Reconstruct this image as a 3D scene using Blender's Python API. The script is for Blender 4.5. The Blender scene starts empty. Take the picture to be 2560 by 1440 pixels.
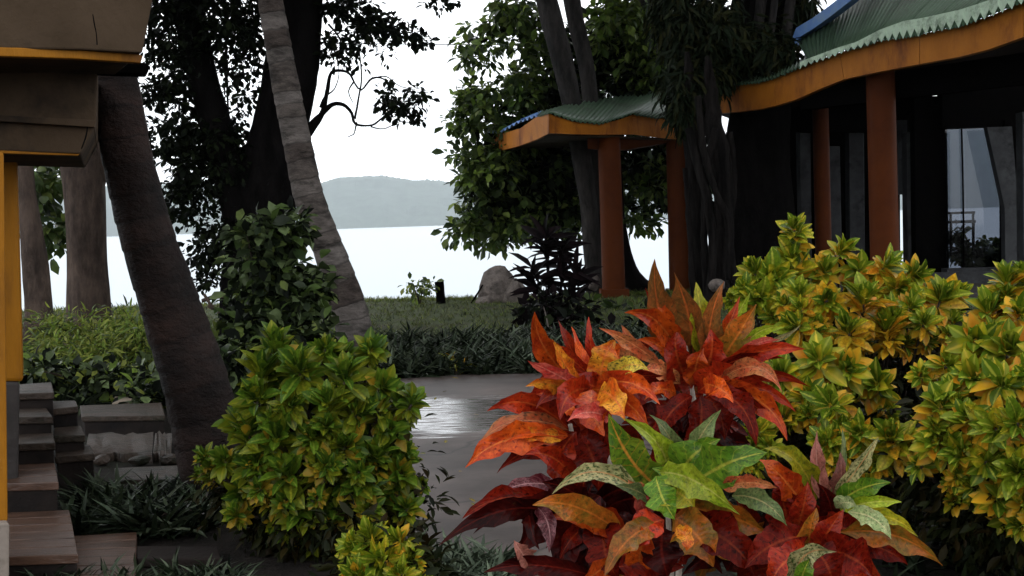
import bpy, math, random
import numpy as np
from mathutils import Vector, Matrix, noise

rng = np.random.default_rng(7)
random.seed(7)
SC = bpy.context.scene
COL = SC.collection
R = math.radians

# ------------------------------------------------------------------ camera
F = 3000.0                       # focal length in pixels of a 2560 px wide frame
H = 1.6
cam_rot = Matrix.Rotation(R(90 - 3.11), 3, 'X') @ Matrix.Rotation(R(-1.9), 3, 'Z')
cd = bpy.data.cameras.new('camera'); cam = bpy.data.objects.new('camera', cd); COL.objects.link(cam)
cam.location = (0, 0, H); cam.rotation_euler = cam_rot.to_euler()
cd.sensor_width = 36; cd.lens = 36 * F / 2560; cd.clip_start = 0.05; cd.clip_end = 40000
SC.camera = cam

# ------------------------------------------------------------------ sky, sun, exposure
W = bpy.data.worlds.new('World'); SC.world = W; W.use_nodes = True
nt = W.node_tree; nt.nodes.clear()
sky = nt.nodes.new('ShaderNodeTexSky'); sky.sky_type = 'NISHITA'; sky.sun_disc = False
sky.sun_elevation = R(58); sky.sun_rotation = R(-25)
sky.air_density = 1.0; sky.dust_density = 6.0; sky.ozone_density = 1.0
hs = nt.nodes.new('ShaderNodeHueSaturation'); hs.inputs['Saturation'].default_value = 0.22
bg = nt.nodes.new('ShaderNodeBackground'); bg.inputs['Strength'].default_value = 0.15
wo = nt.nodes.new('ShaderNodeOutputWorld')
cl = nt.nodes.new('ShaderNodeMix'); cl.data_type = 'RGBA'; cl.inputs[0].default_value = .88; cl.inputs[7].default_value = (11.6, 11.9, 12.3, 1)   # even cloud cover
nt.links.new(sky.outputs[0], hs.inputs['Color']); nt.links.new(hs.outputs[0], cl.inputs[6]); nt.links.new(cl.outputs[2], bg.inputs[0]); nt.links.new(bg.outputs[0], wo.inputs[0])
sd = bpy.data.lights.new('sun', 'SUN'); sd.energy = 0.5; sd.angle = R(30); sd.color = (1, .97, .92)
sun = bpy.data.objects.new('sun', sd); COL.objects.link(sun)
sun.rotation_euler = (R(32), 0, R(155))       # high, a little behind the camera's left
SC.view_settings.view_transform = 'Standard'; SC.view_settings.look = 'None'
SC.view_settings.exposure = 0.35; SC.view_settings.gamma = 1
SC.view_settings.use_curve_mapping = False
SC.render.engine = 'CYCLES'
SC.cycles.volume_bounces = 0
SC.cycles.max_bounces = 6; SC.cycles.diffuse_bounces = 3; SC.cycles.glossy_bounces = 2; SC.cycles.transmission_bounces = 4; SC.cycles.transparent_max_bounces = 6

# ------------------------------------------------------------------ helpers
CAM = Vector((0, 0, H))
def ray(px, py):
    return cam_rot @ Vector(((px - 1280) / F, -(py - 720) / F, -1))
def P(px, py, Y):
    d = ray(px, py); return CAM + d * (Y / d.y)
def G(px, py, z=0.0):
    d = ray(px, py); return CAM + d * ((z - H) / d.z)

def tag(o, label=None, cat=None, group=None, kind=None):
    if label: o['label'] = label
    if cat: o['category'] = cat
    if group: o['group'] = group
    if kind: o['kind'] = kind
    return o
def thing(name, loc, label, cat, group=None):
    o = bpy.data.objects.new(name, None); o.empty_display_size = .2; COL.objects.link(o); o.location = loc
    return tag(o, label, cat, group)
def link(name, me, parent=None, loc=None):
    o = bpy.data.objects.new(name, me); COL.objects.link(o)
    if loc is not None: o.location = loc
    if parent is not None:
        o.parent = parent
        o.matrix_parent_inverse = Matrix.Translation(-parent.location)
    return o
def mesh(name, verts, faces, mats, smooth=False, midx=None, uv=None, rnd=None):
    me = bpy.data.meshes.new(name)
    me.from_pydata([tuple(v) for v in verts], [], faces)
    for m in (mats if isinstance(mats, (list, tuple)) else [mats]): me.materials.append(m)
    if midx is not None: me.polygons.foreach_set('material_index', np.asarray(midx, dtype=np.int32))
    if uv is not None:
        l = me.uv_layers.new(name='UVMap'); vi = np.empty(len(me.loops), dtype=np.int32); me.loops.foreach_get('vertex_index', vi)
        l.data.foreach_set('uv', np.asarray(uv, dtype=np.float32)[vi].ravel())
    if smooth: me.polygons.foreach_set('use_smooth', np.ones(len(me.polygons), dtype=bool))
    me.update()
    return me

# ------------------------------------------------------------------ materials
def newmat(name):
    m = bpy.data.materials.new(name); m.use_nodes = True; n = m.node_tree
    b = n.nodes['Principled BSDF']; return m, n, b
def N(n, t, **kw):
    x = n.nodes.new(t)
    for k, v in kw.items():
        if k in x.inputs: x.inputs[k].default_value = v
        else: setattr(x, k, v)
    return x
def ramp(n, fac, stops):
    r = n.nodes.new('ShaderNodeValToRGB')
    e = r.color_ramp.elements
    while len(e) < len(stops): e.new(0.5)
    for i, (p, c) in enumerate(stops):
        e[i].position = p; e[i].color = (*c, 1) if len(c) == 3 else c
    n.links.new(fac, r.inputs[0]); return r.outputs[0]
def surf(name, c1, c2, scale=4, rough=.8, bump=.3, bscale=None, stretch=(1, 1, 1), stain=None, stain_scale=1.2, spec=.12, detail=6, bdist=.02):
    m, n, b = newmat(name)
    tc = N(n, 'ShaderNodeTexCoord'); mp = N(n, 'ShaderNodeMapping'); mp.inputs['Scale'].default_value = stretch
    n.links.new(tc.outputs['Object'], mp.inputs[0])
    no = N(n, 'ShaderNodeTexNoise', Scale=scale, Detail=detail, Roughness=.65); n.links.new(mp.outputs[0], no.inputs['Vector'])
    col = ramp(n, no.outputs[0], [(.3, c1), (.7, c2)])
    if stain:
        s = N(n, 'ShaderNodeTexNoise', Scale=stain_scale, Detail=5, Roughness=.7); n.links.new(mp.outputs[0], s.inputs['Vector'])
        f = ramp(n, s.outputs[0], [(.5, (0, 0, 0)), (.66, (1, 1, 1))])
        mx = N(n, 'ShaderNodeMix', data_type='RGBA'); n.links.new(f, mx.inputs[0]); n.links.new(col, mx.inputs[6]); mx.inputs[7].default_value = (*stain, 1)
        col = mx.outputs[2]
    n.links.new(col, b.inputs['Base Color'])
    b.inputs['Roughness'].default_value = rough; b.inputs['Specular IOR Level'].default_value = spec
    if bump:
        nb = N(n, 'ShaderNodeTexNoise', Scale=bscale or scale * 4, Detail=5, Roughness=.7); n.links.new(mp.outputs[0], nb.inputs['Vector'])
        bp = N(n, 'ShaderNodeBump', Strength=bump, Distance=bdist); n.links.new(nb.outputs[0], bp.inputs['Height']); n.links.new(bp.outputs[0], b.inputs['Normal'])
    return m

def leafrand(n):
    """random number per leaf: object random + per-leaf attribute"""
    oi = N(n, 'ShaderNodeObjectInfo'); at = N(n, 'ShaderNodeAttribute'); at.attribute_name = 'rnd'
    ad = N(n, 'ShaderNodeMath', operation='ADD'); n.links.new(oi.outputs['Random'], ad.inputs[0]); n.links.new(at.outputs['Fac'], ad.inputs[1])
    fr = N(n, 'ShaderNodeMath', operation='FRACT'); n.links.new(ad.outputs[0], fr.inputs[0]); return fr.outputs[0]
def finish_leaf(n, b, col, trans=.25, rough=.4, spec=.5):
    b.inputs['Roughness'].default_value = rough; b.inputs['Specular IOR Level'].default_value = spec
    n.links.new(col, b.inputs['Base Color'])
    if trans:
        t = N(n, 'ShaderNodeBsdfTranslucent'); n.links.new(col, t.inputs[0])
        mx = N(n, 'ShaderNodeMixShader'); mx.inputs[0].default_value = trans
        out = [x for x in n.nodes if x.type == 'OUTPUT_MATERIAL'][0]
        n.links.new(b.outputs[0], mx.inputs[1]); n.links.new(t.outputs[0], mx.inputs[2]); n.links.new(mx.outputs[0], out.inputs[0])
def leafmat(name, cols, trans=.2, rough=.45, vein=None, spec=.16, edge=None):
    """small leaf: colour picked per leaf from cols, light midrib"""
    m, n, b = newmat(name)
    rn = leafrand(n)
    col = ramp(n, rn, [(i / max(1, len(cols) - 1), c) for i, c in enumerate(cols)])
    if vein or edge:
        uv = N(n, 'ShaderNodeUVMap'); sp = N(n, 'ShaderNodeSeparateXYZ'); n.links.new(uv.outputs[0], sp.inputs[0])
        sb = N(n, 'ShaderNodeMath', operation='SUBTRACT'); n.links.new(sp.outputs[0], sb.inputs[0]); sb.inputs[1].default_value = .5
        ab = N(n, 'ShaderNodeMath', operation='ABSOLUTE'); n.links.new(sb.outputs[0], ab.inputs[0])
        for c, st in ((vein, [(.04, (1, 1, 1)), (.14, (0, 0, 0))]), (edge, [(.22, (0, 0, 0)), (.5, (1, 1, 1))])):
            if not c: continue
            f = ramp(n, ab.outputs[0], st)
            mx = N(n, 'ShaderNodeMix', data_type='RGBA'); n.links.new(f, mx.inputs[0]); n.links.new(col, mx.inputs[6]); mx.inputs[7].default_value = (*c, 1)
            col = mx.outputs[2]
    tc = N(n, 'ShaderNodeTexCoord'); no = N(n, 'ShaderNodeTexNoise', Scale=9.0, Detail=3); n.links.new(tc.outputs['Object'], no.inputs['Vector'])
    v = ramp(n, no.outputs[0], [(.3, (.55, .55, .55)), (.7, (1.25, 1.25, 1.25))])
    ml = N(n, 'ShaderNodeMix', data_type='RGBA', blend_type='MULTIPLY'); ml.inputs[0].default_value = 1
    n.links.new(col, ml.inputs[6]); n.links.new(v, ml.inputs[7])
    finish_leaf(n, b, ml.outputs[2], trans, rough, spec); return m
def crotonmat(name, main, second, vein, spot=None, spot_amt=.5, rough=.28, tips=None, vein_f=12, spec=.16):
    """big croton leaf: mottled blade, coloured midrib and side veins, spots"""
    m, n, b = newmat(name)
    uv = N(n, 'ShaderNodeUVMap'); sp = N(n, 'ShaderNodeSeparateXYZ'); n.links.new(uv.outputs[0], sp.inputs[0])
    def M(op, a, bb=None):
        x = N(n, 'ShaderNodeMath', operation=op)
        for i, s in enumerate((a, bb)):
            if s is None: continue
            if isinstance(s, (int, float)): x.inputs[i].default_value = s
            else: n.links.new(s, x.inputs[i])
        return x.outputs[0]
    def MIX(f, a, c, bt='MIX'):
        x = N(n, 'ShaderNodeMix', data_type='RGBA', blend_type=bt)
        if isinstance(f, (int, float)): x.inputs[0].default_value = f
        else: n.links.new(f, x.inputs[0])
        for i, s in ((6, a), (7, c)):
            if isinstance(s, tuple): x.inputs[i].default_value = (*s, 1)
            else: n.links.new(s, x.inputs[i])
        return x.outputs[2]
    au = M('ABSOLUTE', M('SUBTRACT', sp.outputs[0], .5))            # 0 midrib .. .5 edge
    oi = N(n, 'ShaderNodeObjectInfo')
    tc = N(n, 'ShaderNodeTexCoord')
    mp = N(n, 'ShaderNodeCombineXYZ'); n.links.new(sp.outputs[0], mp.inputs[0]); n.links.new(M('MULTIPLY', sp.outputs[1], 3.0), mp.inputs[1]); n.links.new(M('MULTIPLY', oi.outputs['Random'], 50.0), mp.inputs[2])
    n1 = N(n, 'ShaderNodeTexNoise', Scale=1.4, Detail=3); n.links.new(mp.outputs[0], n1.inputs['Vector'])
    base = MIX(ramp(n, n1.outputs[0], [(.38, (0, 0, 0)), (.62, (1, 1, 1))]), main, second)
    if tips: base = MIX(ramp(n, sp.outputs[1], [(.55, (0, 0, 0)), (1, (1, 1, 1))]), base, tips)
    if spot:
        n2 = N(n, 'ShaderNodeTexNoise', Scale=9.0, Detail=2, Roughness=.6); n.links.new(mp.outputs[0], n2.inputs['Vector'])
        base = MIX(ramp(n, n2.outputs[0], [(.58 - .16 * spot_amt, (0, 0, 0)), (.72 - .16 * spot_amt, (1, 1, 1))]), base, spot)
    # side veins: sine in v - slope*|u|
    nv = N(n, 'ShaderNodeTexNoise', Scale=3.0, Detail=2); n.links.new(mp.outputs[0], nv.inputs['Vector'])
    s = M('SINE', M('ADD', M('MULTIPLY', M('SUBTRACT', sp.outputs[1], M('MULTIPLY', au, .30)), vein_f * 6.283), M('MULTIPLY', nv.outputs[0], 7.0)))
    vf = ramp(n, s, [(.90, (0, 0, 0)), (1, (.35, .35, .35))])
    base = MIX(vf, base, vein)
    base = MIX(ramp(n, au, [(.015, (1, 1, 1)), (.05, (0, 0, 0))]), base, vein)
    nb_ = N(n, 'ShaderNodeTexNoise', Scale=3.2, Detail=6, Roughness=.75); n.links.new(mp.outputs[0], nb_.inputs['Vector'])
    base = MIX(ramp(n, nb_.outputs[0], [(.60, (0, 0, 0)), (.68, (.8, .8, .8))]), base, (.07, .028, .012))
    nl = N(n, 'ShaderNodeTexNoise', Scale=5.0, Detail=4, Roughness=.7); n.links.new(mp.outputs[0], nl.inputs['Vector'])
    base = MIX(1.0, base, ramp(n, nl.outputs[0], [(.3, (.55, .5, .5)), (.7, (1.3, 1.3, 1.3))]), 'MULTIPLY')
    br = ramp(n, oi.outputs['Random'], [(0, (.55, .55, .55)), (1, (1.15, 1.15, 1.15))])
    base = MIX(1.0, base, br, 'MULTIPLY')
    bp = N(n, 'ShaderNodeBump', Strength=.12, Distance=.002); n.links.new(s, bp.inputs['Height']); n.links.new(bp.outputs[0], b.inputs['Normal'])
    finish_leaf(n, b, base, .2, rough, spec); return m

M_ = {}
M_['palm'] = surf('palm_bark', (.05, .044, .040), (.15, .132, .122), 5, .8, 1.0, 14, (1, 1, 2.5), (.02, .018, .016), 1.8, bdist=.04)
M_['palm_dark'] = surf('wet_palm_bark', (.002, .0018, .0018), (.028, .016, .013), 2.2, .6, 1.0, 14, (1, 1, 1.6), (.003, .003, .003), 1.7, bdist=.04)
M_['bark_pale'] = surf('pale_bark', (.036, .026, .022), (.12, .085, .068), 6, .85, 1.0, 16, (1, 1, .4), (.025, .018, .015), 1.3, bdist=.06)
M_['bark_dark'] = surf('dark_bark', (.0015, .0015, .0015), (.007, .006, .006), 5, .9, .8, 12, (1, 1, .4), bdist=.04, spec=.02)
M_['bark_grey'] = surf('grey_bark', (.010, .009, .009), (.055, .049, .046), 7, .85, 1.0, 18, (1, 1, .3), (.012, .012, .012), 1.4, bdist=.06)
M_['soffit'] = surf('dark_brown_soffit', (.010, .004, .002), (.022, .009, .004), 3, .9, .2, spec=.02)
M_['bark_banyan'] = surf('fibrous_banyan_bark', (.003, .0025, .0025), (.022, .019, .018), 9, .9, 1.0, 22, (1.5, 1.5, .2), (.003, .003, .003), 2.2, spec=.05, bdist=.06)
M_['orange'] = surf('orange_paint', (.29, .094, .008), (.40, .138, .013), 2.2, .6, .3, 30, (1.6, 1, .5), stain=(.17, .048, .008), stain_scale=1.6)
M_['orange_house'] = surf('amber_paint', (.22, .085, .004), (.30, .12, .007), 3, .55, .3, 30, (1.5, 1.5, .3), stain=(.13, .05, .006), stain_scale=1.8)
M_['column'] = surf('rust_orange_paint', (.055, .012, .002), (.085, .020, .003), 1.8, .6, .15, 30, spec=.08, stain=(.075, .017, .003), stain_scale=1.2)
M_['roof_green'] = surf('green_metal_sheet', (.038, .075, .040), (.065, .115, .065), 1.6, .45, .1, 20, (1, 1, 1), (.035, .055, .03), 1.4, spec=.3)
M_['roof_edge'] = surf('pale_green_metal_edge', (.34, .46, .33), (.46, .58, .43), 3, .5, .1, 20, stain=(.16, .22, .15), stain_scale=3, spec=.3)
M_['roof_blue'] = surf('blue_metal', (.11, .22, .50), (.18, .32, .62), 3, .4, .1, stain=(.2, .3, .45), stain_scale=3)
M_['concrete'] = surf('grey_concrete', (.028, .024, .023), (.062, .054, .051), 3, .8, .4, 25, stain=(.03, .027, .025), stain_scale=2)
M_['concrete_wet'] = surf('wet_concrete_step', (.018, .012, .009), (.066, .046, .034), 7, .5, 1.0, 12, (.8, 2, 1), (.010, .011, .005), 3.2, spec=.2, bdist=.03)
M_['riser'] = surf('brown_riser', (.008, .006, .005), (.022, .016, .014), 4, .75, .4, 20, stain=(.007, .006, .006), stain_scale=2.5)
M_['tread_brown'] = surf('wet_brown_step', (.045, .022, .014), (.115, .062, .040), 5, .32, .7, 9, (.6, 7, 1), (.035, .02, .013), 3, spec=.5)
M_['plaster'] = surf('grey_plaster', (.040, .026, .015), (.064, .043, .027), 3, .9, .4, 12, stain=(.022, .016, .012), stain_scale=2.2)
M_['plaster_pale'] = surf('pale_plaster', (.17, .14, .12), (.25, .21, .175), 3, .85, .2, 25, stain=(.09, .075, .06), stain_scale=3)
M_['greypost'] = surf('grey_paint', (.030, .031, .034), (.06, .062, .066), 3, .7, .2, 25, stain=(.02, .02, .021), stain_scale=2)
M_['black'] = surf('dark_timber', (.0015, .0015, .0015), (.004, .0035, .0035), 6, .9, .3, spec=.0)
M_['rock'] = surf('grey_rock', (.06, .05, .045), (.20, .168, .15), 3.5, .85, .9, 7, stain=(.05, .042, .038), stain_scale=3, bdist=.06)
M_['soil'] = surf('dark_soil', (.008, .007, .006), (.024, .019, .016), 5, .9, .9, 20, stain=(.012, .017, .007), stain_scale=.8, bdist=.04)
M_['lawn'] = surf('lawn_ground', (.025, .036, .013), (.055, .07, .024), 2.5, .9, .9, 18, stain=(.035, .032, .02), stain_scale=.7, bdist=.04)
M_['sand'] = surf('sand', (.20, .16, .12), (.28, .23, .18), 3, .9, .3)
M_['hill'] = surf('forest_hill', (.015, .03, .022), (.06, .09, .065), .012, .9, 0, detail=8)
M_['wire'] = surf('wire', (.03, .03, .03), (.05, .05, .05), 4, .6, 0)
M_['stem'] = surf('pale_stem', (.20, .16, .13), (.42, .36, .30), 30, .7, .4, 60, bdist=.004)
M_['twig'] = surf('dark_twig', (.03, .022, .018), (.07, .055, .045), 20, .8, .2)

def ringed(m, dark):
    n = m.node_tree; b = n.nodes['Principled BSDF']; at = N(n, 'ShaderNodeAttribute'); at.attribute_name = 'ring'
    fr = N(n, 'ShaderNodeMath', operation='FRACT'); n.links.new(at.outputs['Fac'], fr.inputs[0])
    f = ramp(n, fr.outputs[0], [(0, (.7, .7, .7)), (.05, (.6, .6, .6)), (.12, (0, 0, 0)), (.9, (.15, .15, .15))])
    fl = N(n, 'ShaderNodeMath', operation='FLOOR'); n.links.new(at.outputs['Fac'], fl.inputs[0]); wn = N(n, 'ShaderNodeTexWhiteNoise', noise_dimensions='1D'); n.links.new(fl.outputs[0], wn.inputs['W'])
    tone = ramp(n, wn.outputs[0], [(0, (.62, .55, .52)), (.5, (1, .95, .92)), (1, (1.3, 1.3, 1.3))])
    src = b.inputs['Base Color'].links[0].from_socket
    mt = N(n, 'ShaderNodeMix', data_type='RGBA', blend_type='MULTIPLY'); mt.inputs[0].default_value = 1; n.links.new(src, mt.inputs[6]); n.links.new(tone, mt.inputs[7])
    mx = N(n, 'ShaderNodeMix', data_type='RGBA'); n.links.new(f, mx.inputs[0]); n.links.new(mt.outputs[2], mx.inputs[6]); mx.inputs[7].default_value = (*dark, 1); n.links.new(mx.outputs[2], b.inputs['Base Color'])
ringed(M_['palm'], (.018, .016, .014)); ringed(M_['palm_dark'], (.004, .003, .003))
# leaves
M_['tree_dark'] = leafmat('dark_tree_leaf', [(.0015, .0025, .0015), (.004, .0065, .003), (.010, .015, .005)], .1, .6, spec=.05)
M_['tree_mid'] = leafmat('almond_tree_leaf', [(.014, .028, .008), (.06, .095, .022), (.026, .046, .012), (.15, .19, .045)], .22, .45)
M_['tree_bright'] = leafmat('bright_tree_leaf', [(.06, .11, .02), (.12, .19, .03), (.18, .24, .045)], .4, .45)  # lighter green leaf colour mixed into the almond crown
M_['drape'] = leafmat('hanging_foliage', [(.005, .010, .004), (.012, .020, .009), (.028, .028, .008)], .1, .6, spec=.06)
M_['shrub'] = leafmat('shrub_leaf', [(.008, .014, .006), (.03, .045, .016), (.11, .15, .06)], .15, .42)
M_['fern'] = leafmat('fern_leaf', [(.08, .13, .022), (.17, .25, .038), (.16, .17, .036), (.28, .33, .06)], .3, .5)
M_['strap'] = leafmat('strap_leaf', [(.008, .014, .007), (.022, .033, .017), (.055, .068, .04)], .1, .4, spec=.12)
M_['strap_light'] = leafmat('grey_green_strap_leaf', [(.03, .045, .027), (.06, .08, .05), (.10, .125, .08)], .1, .4)
M_['maroonplant'] = leafmat('maroon_black_leaf', [(.002, .0015, .0015), (.004, .0025, .003), (.009, .005, .006)], .05, .5, spec=.03)
M_['grass'] = leafmat('grass_blade', [(.05, .07, .02), (.11, .14, .035), (.10, .09, .045)], .2, .6)
M_['y_green'] = leafmat('fresh_croton_leaf', [(.06, .11, .007), (.11, .17, .009), (.19, .23, .014)], .3, .33, vein=(.34, .36, .04))
M_['y_lime'] = leafmat('lime_croton_leaf', [(.22, .23, .009), (.38, .33, .015), (.14, .17, .008)], .3, .33, vein=(.50, .38, .03), edge=(.17, .21, .012))
M_['y_gold'] = leafmat('golden_croton_leaf', [(.52, .28, .012), (.66, .34, .02), (.38, .23, .012), (.58, .21, .011)], .3, .36, edge=(.30, .24, .02))
M_['y_old'] = leafmat('old_croton_leaf', [(.17, .14, .012), (.28, .17, .015), (.10, .12, .012)], .25, .4, vein=(.4, .28, .02))
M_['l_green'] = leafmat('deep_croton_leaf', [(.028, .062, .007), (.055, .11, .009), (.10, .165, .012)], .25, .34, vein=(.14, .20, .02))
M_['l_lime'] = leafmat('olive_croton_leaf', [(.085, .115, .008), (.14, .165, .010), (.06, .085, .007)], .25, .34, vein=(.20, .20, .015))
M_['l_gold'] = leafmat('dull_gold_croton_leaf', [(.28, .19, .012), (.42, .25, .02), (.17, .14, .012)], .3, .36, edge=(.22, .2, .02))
M_['inner'] = leafmat('inner_croton_leaf', [(.005, .008, .002), (.014, .017, .004), (.018, .011, .003)], .1, .5, spec=.08)  # near-black leaf colour carrying the shade inside the bushes

O = {}
O['orange'] = crotonmat('orange_red_leaf', (.36, .030, .006), (.56, .085, .008), (.58, .13, .025), (.18, .012, .004), .15)
O['oryel'] = crotonmat('orange_yellow_leaf', (.50, .085, .008), (.62, .26, .02), (.62, .16, .03), (.10, .04, .01), .2)
O['salmon'] = crotonmat('salmon_leaf', (.44, .085, .030), (.42, .15, .05), (.56, .20, .08), (.10, .045, .02), .35)
O['yellow'] = crotonmat('yellow_spotted_leaf', (.52, .38, .035), (.46, .34, .05), (.56, .28, .04), (.08, .09, .02), .55)
O['pink'] = crotonmat('pink_red_leaf', (.36, .03, .022), (.44, .09, .06), (.52, .15, .11), (.22, .03, .03), .25)
O['red'] = crotonmat('red_leaf', (.21, .010, .004), (.34, .028, .006), (.40, .06, .014), (.09, .005, .003), .2)
O['deepred'] = crotonmat('deep_red_leaf', (.085, .004, .002), (.17, .010, .004), (.24, .03, .009), (.03, .002, .001), .2, spec=.06)
O['maroon'] = crotonmat('maroon_leaf', (.016, .002, .002), (.05, .004, .003), (.11, .010, .006), spec=.07)
O['maroonpink'] = crotonmat('maroon_pink_leaf', (.08, .008, .012), (.24, .09, .10), (.36, .17, .17), (.06, .008, .012), .6)
O['brown'] = crotonmat('bronze_leaf', (.14, .065, .016), (.22, .065, .014), (.46, .11, .025), (.10, .05, .015), .35)
O['olive'] = crotonmat('olive_orange_leaf', (.17, .10, .012), (.36, .09, .010), (.48, .14, .02), (.12, .07, .01), .3)
O['green'] = crotonmat('green_leaf', (.07, .16, .012), (.12, .22, .015), (.36, .38, .045), (.035, .09, .012), .2, vein_f=9)
O['greenor'] = crotonmat('green_orange_rib_leaf', (.06, .13, .010), (.15, .21, .016), (.50, .22, .03), (.03, .07, .01), .25, vein_f=9)
O['lime'] = crotonmat('lime_leaf', (.24, .34, .015), (.38, .44, .03), (.48, .50, .09), (.14, .22, .012), .2)
O['ylime'] = crotonmat('gold_green_leaf', (.40, .32, .015), (.28, .30, .015), (.52, .42, .04), (.16, .2, .02), .35)
O['cream'] = crotonmat('cream_spotted_leaf', (.44, .39, .17), (.33, .33, .14), (.52, .28, .11), (.05, .08, .02), .62)
O['pale'] = crotonmat('pale_green_leaf', (.24, .31, .12), (.36, .40, .18), (.48, .46, .22), (.10, .18, .06), .4)
O['dull'] = crotonmat('dull_green_leaf', (.10, .15, .045), (.17, .21, .075), (.34, .30, .12), (.06, .09, .03), .35)
O['dusky'] = crotonmat('dusky_pink_leaf', (.22, .07, .05), (.28, .10, .075), (.36, .16, .12), (.12, .05, .03), .3)

# ------------------------------------------------------------------ geometry builders
def tube(path, radii, sides=12, rings=0, ring_amp=.03, wob=.06, seed=0, step=None, caps=True, ring_sp=.13):
    """path: list of Vector, radii same length -> verts, faces; resampled when step given"""
    pts = [Vector(p) for p in path]; rad = list(radii)
    # Catmull-Rom resample
    L = sum((pts[i + 1] - pts[i]).length for i in range(len(pts) - 1))
    step = step or L / (len(pts) * 3)
    out = []; rr = []
    for i in range(len(pts) - 1):
        p0 = pts[max(0, i - 1)]; p1 = pts[i]; p2 = pts[i + 1]; p3 = pts[min(len(pts) - 1, i + 2)]
        k = max(1, int((p2 - p1).length / step))
        for j in range(k):
            t = j / k
            out.append(.5 * ((2 * p1) + (p2 - p0) * t + (2 * p0 - 5 * p1 + 4 * p2 - p3) * t * t + (3 * p1 - p0 - 3 * p2 + p3) * t ** 3))
            rr.append(rad[i] * (1 - t) + rad[i + 1] * t)
    out.append(pts[-1]); rr.append(rad[-1])
    PH = tube.phase = []; V = []; Fc = []; s = 0; up = Vector((.3, .9, .2))
    for i, p in enumerate(out):
        tg = (out[min(i + 1, len(out) - 1)] - out[max(i - 1, 0)]).normalized()
        a = tg.cross(up).normalized(); b = a.cross(tg).normalized()
        if i: s += (p - out[i - 1]).length
        k = 1
        if rings:
            ph = (s / ring_sp + .5 * noise.noise(Vector((s * 3, seed, 0)))) % 1
            k += ring_amp * (1 - ph) - ring_amp * .5 - (ring_amp * 1.1 if ph < .16 else 0)
        for j in range(sides):
            an = 2 * math.pi * j / sides
            d = a * math.cos(an) + b * math.sin(an)
            w = 1 + wob * noise.noise(Vector((d.x * 1.3 + seed, d.y * 1.3, s * .9 / max(.1, rr[i] * 4)))) * 2 + wob * .5 * noise.noise(Vector((d.x * 4 + seed, d.y * 4, s * 5)))
            V.append(p + d * rr[i] * k * w); PH.append(s / ring_sp + .5 * noise.noise(Vector((s * 3, seed, 0))) + .12 * noise.noise(Vector((d.x * 2, d.y * 2, s * 6))))
        if i:
            o = (i - 1) * sides
            for j in range(sides):
                j2 = (j + 1) % sides
                Fc.append((o + j, o + j2, o + sides + j2, o + sides + j))
    if caps:
        Fc.append(tuple(range(sides))[::-1]); Fc.append(tuple(range(len(V) - sides, len(V))))
    return V, Fc
def join(parts):
    V = []; Fc = []
    for v, f in parts:
        o = len(V); V += list(v); Fc += [tuple(i + o for i in q) for q in f]
    return V, Fc
def pix_tube(pts, Y=None, **kw):
    """pts: (px,py,r_px[,Y])"""
    path = []; rad = []
    for q in pts:
        y = q[3] if len(q) > 3 else Y
        path.append(P(q[0], q[1], y)); rad.append(q[2] * y / F)
    return tube(path, rad, **kw)
def box(c, s, rz=0):
    x, y, z = s[0] / 2, s[1] / 2, s[2] / 2; m = Matrix.Rotation(rz, 3, 'Z'); c = Vector(c)
    V = [c + m @ Vector((a * x, b * y, d * z)) for a in (-1, 1) for b in (-1, 1) for d in (-1, 1)]
    return V, [(0, 1, 3, 2), (4, 6, 7, 5), (0, 4, 5, 1), (2, 3, 7, 6), (0, 2, 6, 4), (1, 5, 7, 3)]
def prism(top, bot, back):
    """ruled strip between polylines top and bot (lists of Vector), extruded by vector back"""
    n_ = len(top); back = Vector(back); V = list(top) + list(bot) + [p + back for p in top] + [p + back for p in bot]
    Fc = []
    for i in range(n_ - 1):
        Fc += [(i, n_ + i, n_ + i + 1, i + 1), (2 * n_ + i, 2 * n_ + i + 1, 3 * n_ + i + 1, 3 * n_ + i),
               (i, i + 1, 2 * n_ + i + 1, 2 * n_ + i), (n_ + i, 3 * n_ + i, 3 * n_ + i + 1, n_ + i + 1)]
    Fc += [(0, 2 * n_, 3 * n_, n_), (n_ - 1, 2 * n_ - 1, 4 * n_ - 1, 3 * n_ - 1)]
    return V, Fc
def part(name, geo, mt, parent=None, smooth=False, bevel=0):
    o = link(name, mesh(name, geo[0], geo[1], mt, smooth), parent)
    if bevel:
        b = o.modifiers.new('bevel', 'BEVEL'); b.width = bevel; b.segments = 2; b.limit_method = 'ANGLE'
    return o

# leaf templates: verts (x across, y along, z up), faces, uv
def leaf_template(w, prof, fold=.18, droop=.25, cup=0.0):
    V = []; U = []; Fc = []
    for v, k in prof:
        z = -droop * v * v
        ww = w * k / 2
        V += [(-ww, v, z + fold * ww), (0, v, z - cup), (ww, v, z + fold * ww)]; U += [(0, v), (.5, v), (1, v)]
    for i in range(len(prof) - 1):
        a = i * 3
        Fc += [(a, a + 1, a + 4, a + 3), (a + 1, a + 2, a + 5, a + 4)]
    return np.array(V), Fc, np.array(U)
T_small = leaf_template(.42, [(0, .12), (.35, .95), (.65, .85), (1, .03)], .5, .18)
T_ovate = leaf_template(.62, [(0, .1), (.3, .75), (.65, 1), (1, .05)], .3, .25)
T_croton = [leaf_template(w, [(0, .15), (.18, .5), (.42, .95), (.66, 1), (.86, .6), (1, .04)], .45, d) for w, d in ((.42, .12), (.50, .28), (.38, .4), (.45, -.05))]
T_strap = leaf_template(.12, [(0, 1), (.4, 1), (.75, .7), (1, .05)], .5, .55)
T_lance = leaf_template(.22, [(0, .3), (.3, 1), (.7, .8), (1, .05)], .5, .3)
T_blade = leaf_template(.10, [(0, 1), (.55, .8), (1, .03)], .3, .3)

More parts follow.
